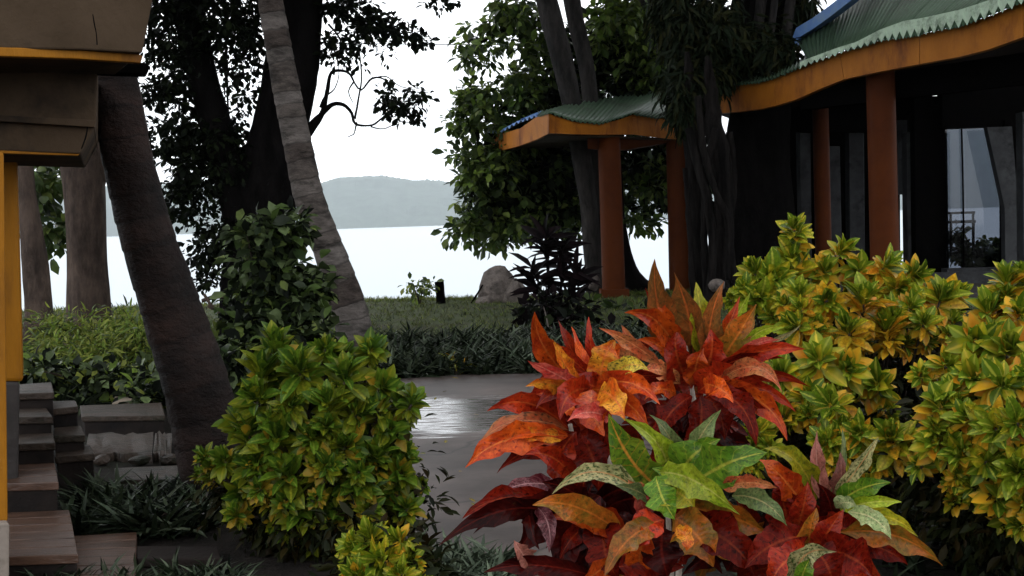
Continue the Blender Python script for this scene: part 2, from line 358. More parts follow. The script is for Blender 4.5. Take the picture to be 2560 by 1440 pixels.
T_lance_ = leaf_template(.42, [(0, .2), (.3, .9), (.7, .8), (1, .05)], .3, -.1)
def frames(d, up):
    """d (n,3) leaf directions, up (n,3) approximate normals -> rotation matrices (n,3,3) columns x,y,z"""
    d = d / np.linalg.norm(d, axis=1, keepdims=True)
    x = np.cross(d, up); ln = np.linalg.norm(x, axis=1, keepdims=True)
    x = np.where(ln < 1e-4, np.array([[1., 0, 0]]), x / np.maximum(ln, 1e-4)); z = np.cross(x, d)
    return np.stack([x, d, z], axis=2)
def leaf_mesh(name, tpl, pos, Rm, size, mats, midx=None):
    V0, F0, U0 = tpl; n_ = len(pos); k = len(V0)
    V = np.einsum('nij,kj->nki', Rm, V0) * size[:, None, None] + pos[:, None, :]
    F0 = np.array(F0); Fa = (F0[None] + (np.arange(n_) * k)[:, None, None]).reshape(-1, 4)
    me = bpy.data.meshes.new(name)
    me.vertices.add(n_ * k); me.vertices.foreach_set('co', V.astype(np.float32).ravel())
    me.loops.add(Fa.size); me.loops.foreach_set('vertex_index', Fa.astype(np.int32).ravel())
    me.polygons.add(len(Fa)); me.polygons.foreach_set('loop_start', np.arange(0, Fa.size, 4, dtype=np.int32))
    for m in mats: me.materials.append(m)
    if midx is not None: me.polygons.foreach_set('material_index', np.repeat(midx, len(F0)).astype(np.int32))
    me.polygons.foreach_set('use_smooth', np.ones(len(Fa), dtype=bool))
    uv = me.uv_layers.new(name='UVMap'); uv.data.foreach_set('uv', np.tile(U0[F0.ravel()], (n_, 1)).astype(np.float32).ravel())
    a = me.attributes.new('rnd', 'FLOAT', 'POINT'); a.data.foreach_set('value', np.repeat(rng.random(n_), k).astype(np.float32))
    me.update(calc_edges=True)
    return me
def rand_dirs(n_, zb=0.0):
    d = rng.normal(size=(n_, 3)); d[:, 2] += zb; return d / np.linalg.norm(d, axis=1, keepdims=True)
def clump_cloud(centers, radii, per, leaf, tpl=T_ovate, flat=.7, droop=-.3, sizevar=.35):
    """leaves in rosette clumps. centers (n,3), radii (n,) -> pos, R, size"""
    n_ = len(centers); c = np.repeat(centers, per, 0); r = np.repeat(radii, per)
    d = rand_dirs(n_ * per); off = d * (rng.random(n_ * per) ** .5 * r)[:, None]; off[:, 2] *= flat
    ld = d + rng.normal(size=d.shape) * .35; ld[:, 2] += droop
    up = rng.normal(size=d.shape) * .45 + np.array([0, -.15, 1.])
    return c + off, frames(ld, up), leaf * (1 + sizevar * rng.normal(size=n_ * per).clip(-1.5, 1.5))
def pix_ellipses(specs, clumps_scale=1.0):
    """specs: (px,py,rx,ry,Y,dY,n_clumps) -> centers"""
    C = []
    for px, py, rx, ry, Y, dY, n_ in specs:
        n_ = int(n_ * clumps_scale); m = 0
        while m < n_:
            u = rng.uniform(-1, 1, 3)
            if (u ** 2).sum() > 1: continue
            C.append(tuple(P(px + u[0] * rx, py + u[1] * ry, Y + u[2] * dY))); m += 1
    return np.array(C)

# ================================================================== SETTING
# ground: one sheet with a bank down to the water
def ground_z(x, y):
    z = 0.05 * noise.noise(Vector((x * .25, y * .25, 0)))
    z *= min(1, max(0, (y - 13) / 4)) 
    if y > 26.5: z -= min(3.0, (y - 26.5) * .75)
    return z
gx = np.concatenate([np.linspace(-80, -14, 12), np.linspace(-13, 16, 59), np.linspace(17, 80, 12)]); gy = np.concatenate([np.linspace(-60, 2, 8), np.linspace(3, 32, 59)])
V = [(x, y, ground_z(x, y)) for y in gy for x in gx]; nx = len(gx)
Fc = [(j * nx + i, j * nx + i + 1, (j + 1) * nx + i + 1, (j + 1) * nx + i) for j in range(len(gy) - 1) for i in range(nx - 1)]
mi = [1 if (V[f[0]][1] >= 12.7) else 0 for f in Fc]
o = link('ground', mesh('ground', V, Fc, [M_['soil'], M_['lawn']], True, mi)); tag(o, kind='structure')
# sea
m, n, b = newmat('sea_water'); b.inputs['Base Color'].default_value = (.22, .27, .30, 1); b.inputs['Roughness'].default_value = .30; b.inputs['IOR'].default_value = 1.45
tc = N(n, 'ShaderNodeTexCoord'); mp = N(n, 'ShaderNodeMapping'); mp.inputs['Scale'].default_value = (.25, 1, 1); n.links.new(tc.outputs['Object'], mp.inputs[0])
no = N(n, 'ShaderNodeTexNoise', Scale=1.2, Detail=6, Roughness=.6); n.links.new(mp.outputs[0], no.inputs['Vector'])
bp = N(n, 'ShaderNodeBump', Strength=.5, Distance=.12); n.links.new(no.outputs[0], bp.inputs['Height']); n.links.new(bp.outputs[0], b.inputs['Normal'])
o = link('sea', mesh('sea', [(-24000, 20, -1.5), (24000, 20, -1.5), (24000, 16000, -1.5), (-24000, 16000, -1.5)], [(0, 1, 2, 3)], m)); tag(o, kind='structure')
# hill across the water: a forested ridge with an uneven tree line
def ridge(px):
    ks = [(-1500, 60), (-600, 95), (200, 120), (500, 128), (800, 112), (860, 132), (950, 128), (1050, 118), (1130, 110), (1300, 125), (1700, 165), (2200, 200), (2440, 205), (2800, 190), (3600, 90), (4500, 40)]
    for (a, ha), (b_, hb) in zip(ks, ks[1:]):
        if a <= px <= b_: return ha + (hb - ha) * (px - a) / (b_ - a)
    return 40
V = []; Fc = []; cols = 1200; rows = 9
for i in range(cols):
    px = -1500 + 6000 * i / (cols - 1); x0 = (px - 1280) / F
    hz = ridge(px) + 7 * noise.noise(Vector((px * .012, 0, 0))) + 3 * noise.noise(Vector((px * .03, 1, 0)))
    for j in range(rows):
        t = j / (rows - 1); Y = 9000 + 1560 * t + 120 * noise.noise(Vector((px * .02, t * 5, 3)))
        wt = min(1, max(0, (t - .55) / .2)); hz_ = hz + wt * (7.0 * abs(noise.noise(Vector((px * .07, 2, 0)))) + 3 * abs(noise.noise(Vector((px * .19, 5, 0)))))
        z = hz_ * 9000 / F * math.sin(min(1, t * 1.25) * math.pi / 2) * (1 if t < .85 else .9)
        z *= (Y / 9000) if t > .5 else 1
        V.append((x0 * Y, Y, z - 8.0))
for i in range(cols - 1):
    for j in range(rows - 1):
        a = i * rows + j; Fc.append((a, a + rows, a + rows + 1, a + 1))
o = link('hill', mesh('hill', V, Fc, M_['hill'])); tag(o, kind='structure')

# path: wet concrete, a thin slab on the soil with a puddle
m, n, b = newmat('wet_path')
tc = N(n, 'ShaderNodeTexCoord'); no = N(n, 'ShaderNodeTexNoise', Scale=2.5, Detail=7, Roughness=.65); n.links.new(tc.outputs['Object'], no.inputs['Vector'])
c0 = ramp(n, no.outputs[0], [(.3, (.05, .036, .032)), (.7, (.105, .081, .073))]); 
n2 = N(n, 'ShaderNodeTexNoise', Scale=1.0, Detail=5, Roughness=.6); mp = N(n, 'ShaderNodeMapping'); mp.inputs['Scale'].default_value = (1.6, 6.5, 1); n.links.new(tc.outputs['Object'], mp.inputs[0]); n.links.new(mp.outputs[0], n2.inputs['Vector'])
pc = G(1112, 1044)
vs = N(n, 'ShaderNodeVectorMath', operation='SUBTRACT'); n.links.new(tc.outputs['Object'], vs.inputs[0]); vs.inputs[1].default_value = (pc.x, pc.y, 0)
vm = N(n, 'ShaderNodeVectorMath', operation='MULTIPLY'); n.links.new(vs.outputs[0], vm.inputs[0]); vm.inputs[1].default_value = (1.0, .95, 0)
vl = N(n, 'ShaderNodeVectorMath', operation='LENGTH'); n.links.new(vm.outputs[0], vl.inputs[0])
ad = N(n, 'ShaderNodeMath', operation='MULTIPLY_ADD'); n.links.new(n2.outputs[0], ad.inputs[0]); ad.inputs[1].default_value = 1.6; n.links.new(vl.outputs['Value'], ad.inputs[2])
pud = ramp(n, ad.outputs[0], [(0, (1, 1, 1)), (.97, (.9, .9, .9)), (1, (.0, .0, .0))]); pud.node.color_ramp.elements[1].position = .0
pud = ramp(n, N(n, 'ShaderNodeMath').outputs[0], [(0, (0, 0, 0)), (1, (1, 1, 1))])
sc = pud.node.inputs[0].links[0].from_node; sc.operation = 'SUBTRACT'; sc.inputs[0].default_value = 1.80; n.links.new(ad.outputs[0], sc.inputs[1]); 
pud.node.color_ramp.elements[0].position = .0; pud.node.color_ramp.elements[1].position = .22
mp3 = N(n, 'ShaderNodeMapping'); mp3.inputs['Scale'].default_value = (2.0, 17, 1); n.links.new(tc.outputs['Object'], mp3.inputs[0])
n3 = N(n, 'ShaderNodeTexNoise', Scale=1.6, Detail=6, Roughness=.7); n.links.new(mp3.outputs[0], n3.inputs['Vector'])
isl = ramp(n, n3.outputs[0], [(.45, (.05, .05, .05)), (.51, (1, 1, 1))])
pm = N(n, 'ShaderNodeMath', operation='MULTIPLY'); n.links.new(pud, pm.inputs[0]); n.links.new(isl, pm.inputs[1]); pud = pm.outputs[0]
spv = ramp(n, pud, [(0, (.12, .12, .12)), (1, (1, 1, 1))]); n.links.new(spv, b.inputs['Specular IOR Level'])
b.inputs['IOR'].default_value = 1.9
nw = N(n, 'ShaderNodeTexNoise', Scale=1.3, Detail=4); n.links.new(tc.outputs['Object'], nw.inputs['Vector'])
wv = N(n, 'ShaderNodeVectorMath', operation='MULTIPLY_ADD'); n.links.new(nw.outputs['Color'], wv.inputs[0]); wv.inputs[1].default_value = (.9, .9, 0); n.links.new(tc.outputs['Object'], wv.inputs[2])
vo = N(n, 'ShaderNodeTexVoronoi', feature='DISTANCE_TO_EDGE', Scale=.55); n.links.new(wv.outputs[0], vo.inputs['Vector'])
cr = ramp(n, vo.outputs['Distance'], [(0, (.25, .25, .25)), (.012, (1, 1, 1))])
big_n = N(n, 'ShaderNodeTexNoise', Scale=.7, Detail=5, Roughness=.65); n.links.new(tc.outputs['Object'], big_n.inputs['Vector'])
damp = ramp(n, big_n.outputs[0], [(.38, (.55, .52, .5)), (.6, (1.15, 1.12, 1.1))])
m1 = N(n, 'ShaderNodeMix', data_type='RGBA', blend_type='MULTIPLY'); m1.inputs[0].default_value = 1; n.links.new(c0, m1.inputs[6]); n.links.new(cr, m1.inputs[7])
m2 = N(n, 'ShaderNodeMix', data_type='RGBA', blend_type='MULTIPLY'); m2.inputs[0].default_value = 1; n.links.new(m1.outputs[2], m2.inputs[6]); n.links.new(damp, m2.inputs[7]); c0 = m2.outputs[2]
mx = N(n, 'ShaderNodeMix', data_type='RGBA'); n.links.new(pud, mx.inputs[0]); n.links.new(c0, mx.inputs[6]); mx.inputs[7].default_value = (.05, .045, .042, 1); n.links.new(mx.outputs[2], b.inputs['Base Color'])
rr = ramp(n, pud, [(0, (.5, .5, .5)), (1, (.05, .05, .05))]); n.links.new(rr, b.inputs['Roughness'])
nb = N(n, 'ShaderNodeTexNoise', Scale=14, Detail=5, Roughness=.6); n.links.new(mp.outputs[0], nb.inputs['Vector'])
bp = N(n, 'ShaderNodeBump', Strength=.12, Distance=.008); n.links.new(nb.outputs[0], bp.inputs['Height']); n.links.new(bp.outputs[0], b.inputs['Normal'])
pts = [G(900, 1900), G(930, 1430), G(940, 1200), G(930, 1080), G(1020, 985), G(985, 955), G(1150, 944), G(1340, 941), G(1800, 930), G(2600, 905), G(2400, 1100), G(1750, 1200), G(1500, 1440), G(1450, 1900)]
top = [p + Vector((0, 0, .03)) for p in pts]; k = len(top)
V = top + [p - Vector((0, 0, .05)) for p in pts]; Fc = [tuple(range(k))[::-1]] + [(i, (i + 1) % k, k + (i + 1) % k, k + i) for i in range(k)]
o = link('path', mesh('path', V, Fc, m)); tag(o, kind='structure')

# leaves blown onto the wet path
fl = mesh('fallen_leaf', *T_lance_[:2], M_['y_old'], True, uv=T_lance_[2])
for i in range(12):
    p = G(rng.uniform(1040, 1330) if i < 9 else rng.uniform(1010, 1250), rng.uniform(955, 1330)); o = link('fallen_leaf', fl); o.location = (p.x, p.y, .042)
    o.rotation_euler = (rng.uniform(-.2, .2), rng.uniform(-.2, .2), rng.uniform(0, 6.28)); s_ = rng.uniform(.04, .08); o.scale = (s_, s_, s_)
    tag(o, 'small brown fallen leaf lying on the wet path', 'leaf', 'fallen leaves on the path')
# ================================================================== SMALL PAVILION
EY = 23.5
pav = thing('pavilion', P(1560, 765, 26.5), 'small open pavilion with orange fascia and green corrugated roof by the water', 'pavilion')
ft = [(1222, 342, 29), (1262, 332, 27.5), (1300, 321, 26), (1340, 293, 24.4), (1372, 284, 23.5), (1430, 304, 24), (1500, 311, 24.5), (1545, 300, 24.9), (1582, 287, 25.2), (1640, 296, 25.8), (1703, 296, 26.5)]
fb = [(1225, 381, 29), (1262, 374, 27.5), (1300, 364, 26), (1345, 347, 24.4), (1372, 333, 23.5), (1430, 335, 24), (1500, 337, 24.5), (1545, 336, 24.9), (1582, 336, 25.2), (1640, 343, 25.8), (1702, 350, 26.5)]
def boards(parent, T, B, back, cuts):
    for a, b_ in cuts:
        t_ = list(T[a:b_ + 1]); q = list(B[a:b_ + 1])
        if b_ < len(T) - 1: t_[-1] = t_[-1].lerp(t_[-2], .014); q[-1] = q[-1].lerp(q[-2], .014)
        part('fascia_board', prism(t_, q, back), M_['orange'], parent)
boards(pav, [P(*q) for q in ft], [P(*q) for q in fb], (0.05, .16, 0), [(0, 2), (2, 4), (4, 7), (7, 9), (9, 10)])
def corrugated(parent, eave, ridge_, sheets, waves=6, amp=.035, drop=.06, mt=None, seg=5, name='roof_sheet', jag=.05):
    """eave, ridge_: polylines (Vectors) sampled by arc length; each sheet is its own corrugated panel"""
    def samp(poly, t):
        L = [0]
        for a, b_ in zip(poly, poly[1:]): L.append(L[-1] + (b_ - a).length)
        s = t * L[-1]
        for i in range(len(poly) - 1):
            if s <= L[i + 1] + 1e-9: return poly[i].lerp(poly[i + 1], (s - L[i]) / max(1e-6, L[i + 1] - L[i]))
        return poly[-1]
    for k in range(sheets):
        V = []; Fc = []; W_ = waves * 6; lift = .012 * (k % 2); j0 = random.uniform(-jag, jag)
        for i in range(W_ + 1):
            t = (k + i / W_ * 1.04) / sheets; t = min(t, 1)
            e = samp(eave, t); r_ = samp(ridge_, t); sl = (e - r_).normalized()
            ph = math.cos(2 * math.pi * i / 6); ph = math.copysign(abs(ph) ** .7, ph)
            for j in range(seg + 1):
                p = e.lerp(r_, j / seg) + Vector((0, 0, lift + amp * ph + .012 * noise.noise(Vector((t * 30, j, k)))))
                if j == 0: p = p + sl * (drop + j0 * .3)
                V.append(p)
        for i in range(W_):
            for j in range(seg):
                a = i * (seg + 1) + j; Fc.append((a, a + seg + 1, a + seg + 2, a + 1))
        o = link(name, mesh(name, V, Fc, mt, True), parent)
        s_ = o.modifiers.new('thick', 'SOLIDIFY'); s_.thickness = .008
ev = [P(1345, 291, 24.3), P(1372, 281, 23.45), P(1430, 301, 23.95), P(1500, 308, 24.45), P(1545, 297, 24.85), P(1582, 284, 25.15), P(1640, 293, 25.75), P(1710, 293, 26.5)]
rg = [P(1345, 280, 25.0), P(1440, 258, 26.5), P(1600, 232, 28.2), P(1720, 208, 29), P(1900, 170, 30)]
corrugated(pav, ev, rg, 6, 7, .02, .06, M_['roof_green'])
# blue side slope seen edge-on
ev2 = [P(1215, 334, 29), P(1262, 325, 27.4), P(1308, 300, 25.7), P(1345, 288, 24.3)]
rg2 = [P(1310, 300, 29.5), P(1330, 290, 28.5), P(1350, 283, 27), P(1352, 280, 25.6)]
corrugated(pav, ev2, rg2, 3, 4, .03, .05, M_['roof_blue'])
part('rafter_beam', prism([P(1468, 336, 25.0), P(1710, 349, 26.8)], [P(1470, 372, 25.0), P(1560, 375, 25.7)] , (.1, .3, 0)), M_['column'], pav)
part('ceiling', prism([P(1232, 375, 28.8), P(1372, 334, 23.7), P(1700, 346, 26.6)], [P(1232, 380, 28.8), P(1372, 338, 23.7), P(1700, 351, 26.6)], (1.2, 4.0, .05)), M_['plaster'], pav)
def column(px_t, py_t, px_b, py_b, rpx, Y, parent, mt, base=None, sides=24):
    c = pix_tube([(px_t, py_t, rpx), ((px_t + px_b) / 2, (py_t + py_b) / 2, rpx), (px_b, py_b, rpx * 1.05)], Y, sides=sides, wob=.004)
    o = part('column', c, mt, parent, True)
    if base:
        p = P(px_b, py_b, Y); s = rpx * 2.5 * Y / F; hgt = base * Y / F
        part('column_base', box((p.x, p.y, p.z + hgt / 2 - .02), (s, s, hgt)), M_['column'], parent, bevel=.015)
    return o
column(1522, 345, 1536, 765, 28, 25.2, pav, M_['column'], 46)
column(1692, 348, 1702, 765, 27, 26.6, pav, M_['column'], 46)
part('floor_slab', prism([P(1400, 764, 24), P(2000, 750, 27)], [P(1400, 775, 24), P(2000, 762, 27)], (.2, 4, 0)), M_['concrete'], pav)

# ================================================================== LARGE PAVILION (right)
hall = thing('pavilion', P(2200, 760, 20), 'large pavilion on the right with long wavy orange fascia and green roof', 'pavilion')
ft = [(1745, 226), (1800, 219), (1850, 212), (1900, 207), (1935, 198), (1965, 184), (2020, 160), (2100, 131), (2200, 101), (2300, 86), (2400, 64), (2480, 38), (2560, 4), (2700, -40), (2900, -90)]
fb = [(1752, 286), (1800, 283), (1850, 279), (1900, 273), (1940, 264), (1990, 249), (2050, 222), (2110, 198), (2200, 179), (2300, 160), (2400, 142), (2470, 124), (2560, 92), (2700, 50), (2900, 10)]
def hY(px): return 1 / (.040 + .0198 * (px - 1750) / 810)
T3 = [P(x, y, hY(x)) for x, y in ft]; B3 = [P(x, y, hY(x)) for x, y in fb]
boards(hall, T3, B3, (.1, .14, 0), [(0, 4), (4, 7), (7, 9), (9, 12), (12, 14)])
# soffit beam behind the fascia
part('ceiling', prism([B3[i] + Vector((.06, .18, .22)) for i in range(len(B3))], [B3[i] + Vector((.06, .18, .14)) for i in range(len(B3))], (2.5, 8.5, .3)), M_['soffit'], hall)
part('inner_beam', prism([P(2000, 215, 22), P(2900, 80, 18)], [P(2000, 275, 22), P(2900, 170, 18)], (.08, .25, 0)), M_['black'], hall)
# low roof strip (left) and the steeper main roof (right)
e1 = [P(x, y - 3, hY(x) - .06) for x, y in ft[:7]]
r1 = [P(x + 10, y - 26, hY(x) + 1.6) for x, y in ft[:7]]
corrugated(hall, e1, r1, 5, 7, .025, .10, M_['roof_green'])
e2 = [P(x, y - 6, hY(x) - .08) for x, y in [(2020, 160)] + ft[7:]]
r2 = [P(1990, 98, hY(1990) + 1.8), P(2110, 0, hY(2110) + 3.2), P(2250, -110, hY(2250) + 4.4), P(2900, -330, hY(2560) + 5), P(3800, -700, hY(2900) + 6)]
corrugated(hall, e2, r2, 12, 8, .022, .12, M_['roof_green'], seg=6)
# pale turned-down drip edge, toothed like the corrugation it caps
de = []; db = []
xs = []; x = 2000.0
while x < 2890: xs.append(x); x += 7 + max(0, x - 2000) * .009
def fy(x):
    for (a, ya), (b_, yb) in zip(ft, ft[1:]):
        if a <= x <= b_: return ya + (yb - ya) * (x - a) / (b_ - a)
for i, x in enumerate(xs):
    Y = hY(x) - .22; h_ = 10 + 26 * min(1, max(0, (x - 2140) / 120)) ; wob_ = 2.5 * noise.noise(Vector((x * .02, 0, 0)))
    de.append(P(x, fy(x) - h_ - 4, Y + .02)); db.append(P(x, fy(x) + (5 if i % 2 == 0 else -h_ * .48) + wob_, Y - .03))
part('drip_edge', prism(de, db, (0, .012, 0)), M_['roof_edge'], hall)
hip = [(1982, 104), (1990, 82), (2030, 58), (2075, 25), (2110, -2), (2160, -42), (2260, -120)]
part('hip_flashing', prism([P(x, y - 12, hY(x) + 1.4) for x, y in hip], [P(x + 6, y + 12, hY(x) + 1.3) for x, y in hip], (.25, .5, .05)), M_['roof_blue'], hall)
column(2200, 150, 2216, 800, 35, 20.6, hall, M_['column'], 60)
column(2050, 230, 2062, 780, 20, 25.8, hall, M_['column'])
column(2640, 80, 2660, 900, 42, 16.6, hall, M_['column'])
# rear of the hall: grey pillars, dark wall panels and a glazed opening
def panel(name, pix, Y, depth, mt, parent=hall, bevel=0):
    """pix: tl, tr, bl, br pixel corners of the front face"""
    tl, tr, bl, br = pix
    return part(name, prism([P(*tl, Y), P(*tr, Y)], [P(*bl, Y), P(*br, Y)], (0, depth, 0)), mt, parent, bevel=bevel)
for a in ((1998, 310, 2026, 310, 2006, 760, 2032, 760, 26.6), (2068, 365, 2100, 365, 2074, 760, 2108, 760, 26.4), (2266, 330, 2286, 330, 2272, 760, 2292, 760, 25.6), (2122, 300, 2160, 300, 2126, 760, 2164, 760, 26.6)):
    panel('pillar', ((a[0], a[1]), (a[2], a[3]), (a[4], a[5]), (a[6], a[7])), a[8], .35, M_['greypost'], bevel=.02)
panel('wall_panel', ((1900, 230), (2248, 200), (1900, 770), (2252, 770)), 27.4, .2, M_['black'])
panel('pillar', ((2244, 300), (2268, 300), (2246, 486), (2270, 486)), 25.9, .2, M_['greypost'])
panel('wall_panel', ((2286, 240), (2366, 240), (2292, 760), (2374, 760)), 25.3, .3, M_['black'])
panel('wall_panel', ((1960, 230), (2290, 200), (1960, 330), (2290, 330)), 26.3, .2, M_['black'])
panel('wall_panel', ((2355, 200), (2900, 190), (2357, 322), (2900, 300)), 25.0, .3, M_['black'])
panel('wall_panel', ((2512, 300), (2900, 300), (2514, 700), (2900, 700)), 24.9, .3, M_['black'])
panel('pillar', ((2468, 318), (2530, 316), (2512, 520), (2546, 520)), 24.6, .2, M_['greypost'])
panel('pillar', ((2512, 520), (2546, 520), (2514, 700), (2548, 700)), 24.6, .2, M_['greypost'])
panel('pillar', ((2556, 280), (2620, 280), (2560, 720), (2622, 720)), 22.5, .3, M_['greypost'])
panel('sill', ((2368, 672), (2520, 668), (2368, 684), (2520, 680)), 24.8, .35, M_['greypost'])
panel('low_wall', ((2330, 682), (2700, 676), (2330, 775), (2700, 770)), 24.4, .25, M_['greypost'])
m, n, b = newmat('tinted_glass'); gt = N(n, 'ShaderNodeBsdfTransparent'); gt.inputs[0].default_value = (.38, .40, .44, 1); gg = N(n, 'ShaderNodeBsdfGlossy', Roughness=.05)
gg.inputs[0].default_value = (.8, .8, .8, 1); fr = N(n, 'ShaderNodeFresnel', IOR=1.4); mxs = N(n, 'ShaderNodeMixShader'); n.links.new(fr.outputs[0], mxs.inputs[0]); n.links.new(gt.outputs[0], mxs.inputs[1]); n.links.new(gg.outputs[0], mxs.inputs[2])
n.links.new(mxs.outputs[0], [x for x in n.nodes if x.type == 'OUTPUT_MATERIAL'][0].inputs[0])
panel('window_pane', ((2362, 318), (2524, 314), (2366, 676), (2524, 672)), 25.15, .01, m)
part('mullion', pix_tube([(2404, 322, 2.2), (2408, 500, 2.2), (2410, 676, 2.2)], 25.1, sides=6, wob=0), M_['black'], hall)
panel('floor_slab', ((1900, 752), (2900, 735), (1900, 775), (2900, 760)), 20.2, 7.5, M_['concrete'])
# wooden bench standing beyond the window
bp_ = P(2405, 600, 26.3)
ben = thing('bench', (bp_.x, bp_.y, bp_.z), 'dark wooden bench silhouetted behind the hall window', 'bench')
for nm, bx_ in (('seat', ((2370, 552), (2440, 550), (2370, 559), (2440, 557))), ('backrest', ((2370, 530), (2438, 528), (2370, 536), (2438, 534))), ('leg', ((2376, 558), (2381, 558), (2376, 640), (2381, 640))), ('leg', ((2432, 556), (2437, 556), (2432, 640), (2437, 640))), ('armrest', ((2376, 530), (2380, 530), (2376, 555), (2380, 555))), ('armrest', ((2432, 530), (2436, 530), (2432, 555), (2436, 555)))):
    panel(nm, bx_, 26.3, .35 if nm == 'seat' else .06, M_['black'], ben)

# ================================================================== HOUSE AT THE LEFT EDGE
hs_ = thing('house', P(-40, 1400, 5.6), 'corner of a house with amber post and stepped grey eaves at the left edge', 'house')
EXT = (.62, .78, 0)
def hp(name, pix, Y0, Y1, back, mt, bevel=.008):
    """pix: top polyline and bottom polyline in pixels; depth runs from Y0 at the left to Y1 at the right"""
    tp, bt = pix; x0 = tp[0][0]; x1 = max(p[0] for p in tp + bt)
    f = lambda x: Y0 + (Y1 - Y0) * (x - x0) / (x1 - x0)
    return part(name, prism([P(x, y, f(x)) for x, y in tp], [P(x, y, f(x)) for x, y in bt], back), mt, hs_, bevel=bevel)
hp('upper_eave', ([(-260, -300), (200, -300), (440, -300)], [(-260, 118), (200, 124), (356, 132)]), 4.7, 5.45, (-.35, .7, 0), M_['plaster'])
hp('eave_trim', ([(-260, 112), (180, 122), (340, 131), (357, 140)], [(-260, 132), (180, 146), (335, 156), (352, 158)]), 4.64, 5.42, (-.02, .045, 0), M_['orange_house'], .004)
hp('shadow_bar', ([(165, 154), (365, 156)], [(170, 178), (352, 184)]), 6.05, 6.1, (-.02, .15, 0), M_['black'])  # black box standing in for the dark shadow under the upper eave
hp('house_wall', ([(-260, 134), (0, 142), (242, 152)], [(-260, 292), (0, 292), (240, 306)]), 5.5, 6.0, (-.4, 1.2, 0), M_['plaster'])
hp('eave_trim', ([(-260, 288), (0, 288), (240, 300)], [(-260, 302), (0, 303), (236, 318)]), 5.3, 5.8, (-.4, 1.2, 0), M_['plaster'], .004)
hp('lower_eave', ([(-260, 302), (0, 304), (236, 318)], [(-260, 374), (0, 377), (200, 384)]), 5.35, 5.85, (-.4, 1.2, 0), M_['plaster'])
hp('eave_trim', ([(-260, 373), (0, 376), (200, 382)], [(-260, 380), (0, 383), (196, 389)]), 5.33, 5.83, (-.02, .045, 0), M_['orange_house'], .002)
hp('post', ([(-160, 380), (42, 380)], [(-160, 955), (58, 955)]), 6.3, 6.5, (-.2, .5, 0), M_['orange_house'], .02)
hp('post_base', ([(-160, 954), (50, 956)], [(-160, 1330), (44, 1330)]), 6.25, 6.48, (-.2, .4, 0), M_['concrete'], .015)
hp('post', ([(-200, 378), (10, 380)], [(-200, 1306), (20, 1306)]), 5.1, 5.15, (-.16, .3, 0), M_['orange_house'], .012)
part('crack', pix_tube([(232, 36, 1.2), (236, 60, 1.5), (241, 84, 1.0), (243, 112, 1.6)], 4.98, sides=5, wob=.3), M_['black'], hs_)
part('crack', pix_tube([(219, 318, 1.5), (214, 345, 1.8), (204, 372, 1.2)], 5.2, sides=5, wob=.3), M_['black'], hs_)
hp('plinth', ([(-200, 1306), (24, 1308)], [(-200, 1600), (22, 1600)]), 5.05, 5.1, (-.22, .4, 0), M_['plaster_pale'], .01)

# ================================================================== STEPS
def rock_geo(c, sx, sy, sz, seed, sub=3):
    import bmesh
    bm = bmesh.new(); bmesh.ops.create_icosphere(bm, subdivisions=sub, radius=1)
    rs = random.Random(seed); planes = [(Vector((rs.uniform(-1, 1), rs.uniform(-1, 1), rs.uniform(-.4, 1))).normalized(), rs.uniform(.68, .9)) for _ in range(16)]
    for v in bm.verts:
        co = v.co.copy()
        for n_, d in planes:
            k = co.dot(n_)
            if k > d: co -= n_ * (k - d)
        co += co.normalized() * .05 * noise.noise(co * 3 + Vector((seed, 0, 0)))
        v.co = Vector((co.x * sx, co.y * sy, co.z * sz)) + c
    V = [v.co.copy() for v in bm.verts]; Fc = [tuple(v.index for v in f.verts) for f in bm.faces]; bm.free(); return V, Fc
def slab(parent, name_t, name_r, xl, xr, ybk, yfr, ybot, z, mt, mr, skew=0, strips=1):
    """tread between pixel rows ybk (back) and yfr (front) at height z with a riser reaching down"""
    th = .045
    jj = lambda p: p + Vector((rng.normal() * .012, rng.normal() * .012, rng.normal() * .006))
    f0 = G(xl, yfr, z); f1 = G(xr, yfr - skew, z); b1 = G(xr - 10, ybk - skew, z); b0 = G(xl, ybk, z)
    f0, f1, b1, b0 = jj(f0), jj(f1), jj(b1), jj(b0)
    lo = Vector((0, 0, -th))
    V = [f0, f1, b1, b0] + [p + lo for p in (f0, f1, b1, b0)]
    Fq = [(0, 1, 2, 3), (7, 6, 5, 4), (0, 4, 5, 1), (1, 5, 6, 2), (2, 6, 7, 3), (3, 7, 4, 0)]
    if strips > 1:
        t = None
        for k in range(strips):
            a0 = (k + .03) / strips; a1 = (k + .97) / strips; up_ = Vector((0, 0, rng.uniform(-.003, .003)))
            q = [f0.lerp(b0, a0), f1.lerp(b1, a0), f1.lerp(b1, a1), f0.lerp(b0, a1)]; q = [p + up_ for p in q]
            part('tile', (q + [p + lo for p in q], Fq), mt, parent, bevel=.006)
    else: t = part(name_t, (V, Fq), mt, parent, bevel=.008)
    ins = .02
    c = (f0 + f1 + b0 + b1) / 4
    q = [p + (c - p).normalized() * ins + lo for p in (f0, f1, b1, b0)]; zb = ybot
    V = q + [Vector((p.x, p.y, zb)) for p in q]
    part(name_r, (V, Fq), mr, parent, bevel=.006)
st = thing('stairs', G(100, 1400, .1), 'wet brown steps climbing beside the amber post of the house', 'stairs')
for xl, xr, yb, yf, z, zb, mt in ((22, 186, 1283, 1394, .15, -.02, 'tread_brown'), (18, 146, 1163, 1212, .30, .10, 'tread_brown'), (28, 136, 1080, 1112, .42, .2, 'concrete_wet'), (34, 131, 1022, 1046, .52, .3, 'concrete_wet'), (52, 131, 962, 984, .62, .4, 'concrete_wet')):
    slab(st, 'tread', 'riser', xl - 60, xr, yb, yf, zb, z, M_[mt], M_['riser'], 6, 6 if yf > 1300 else (3 if yf > 1200 else 1))
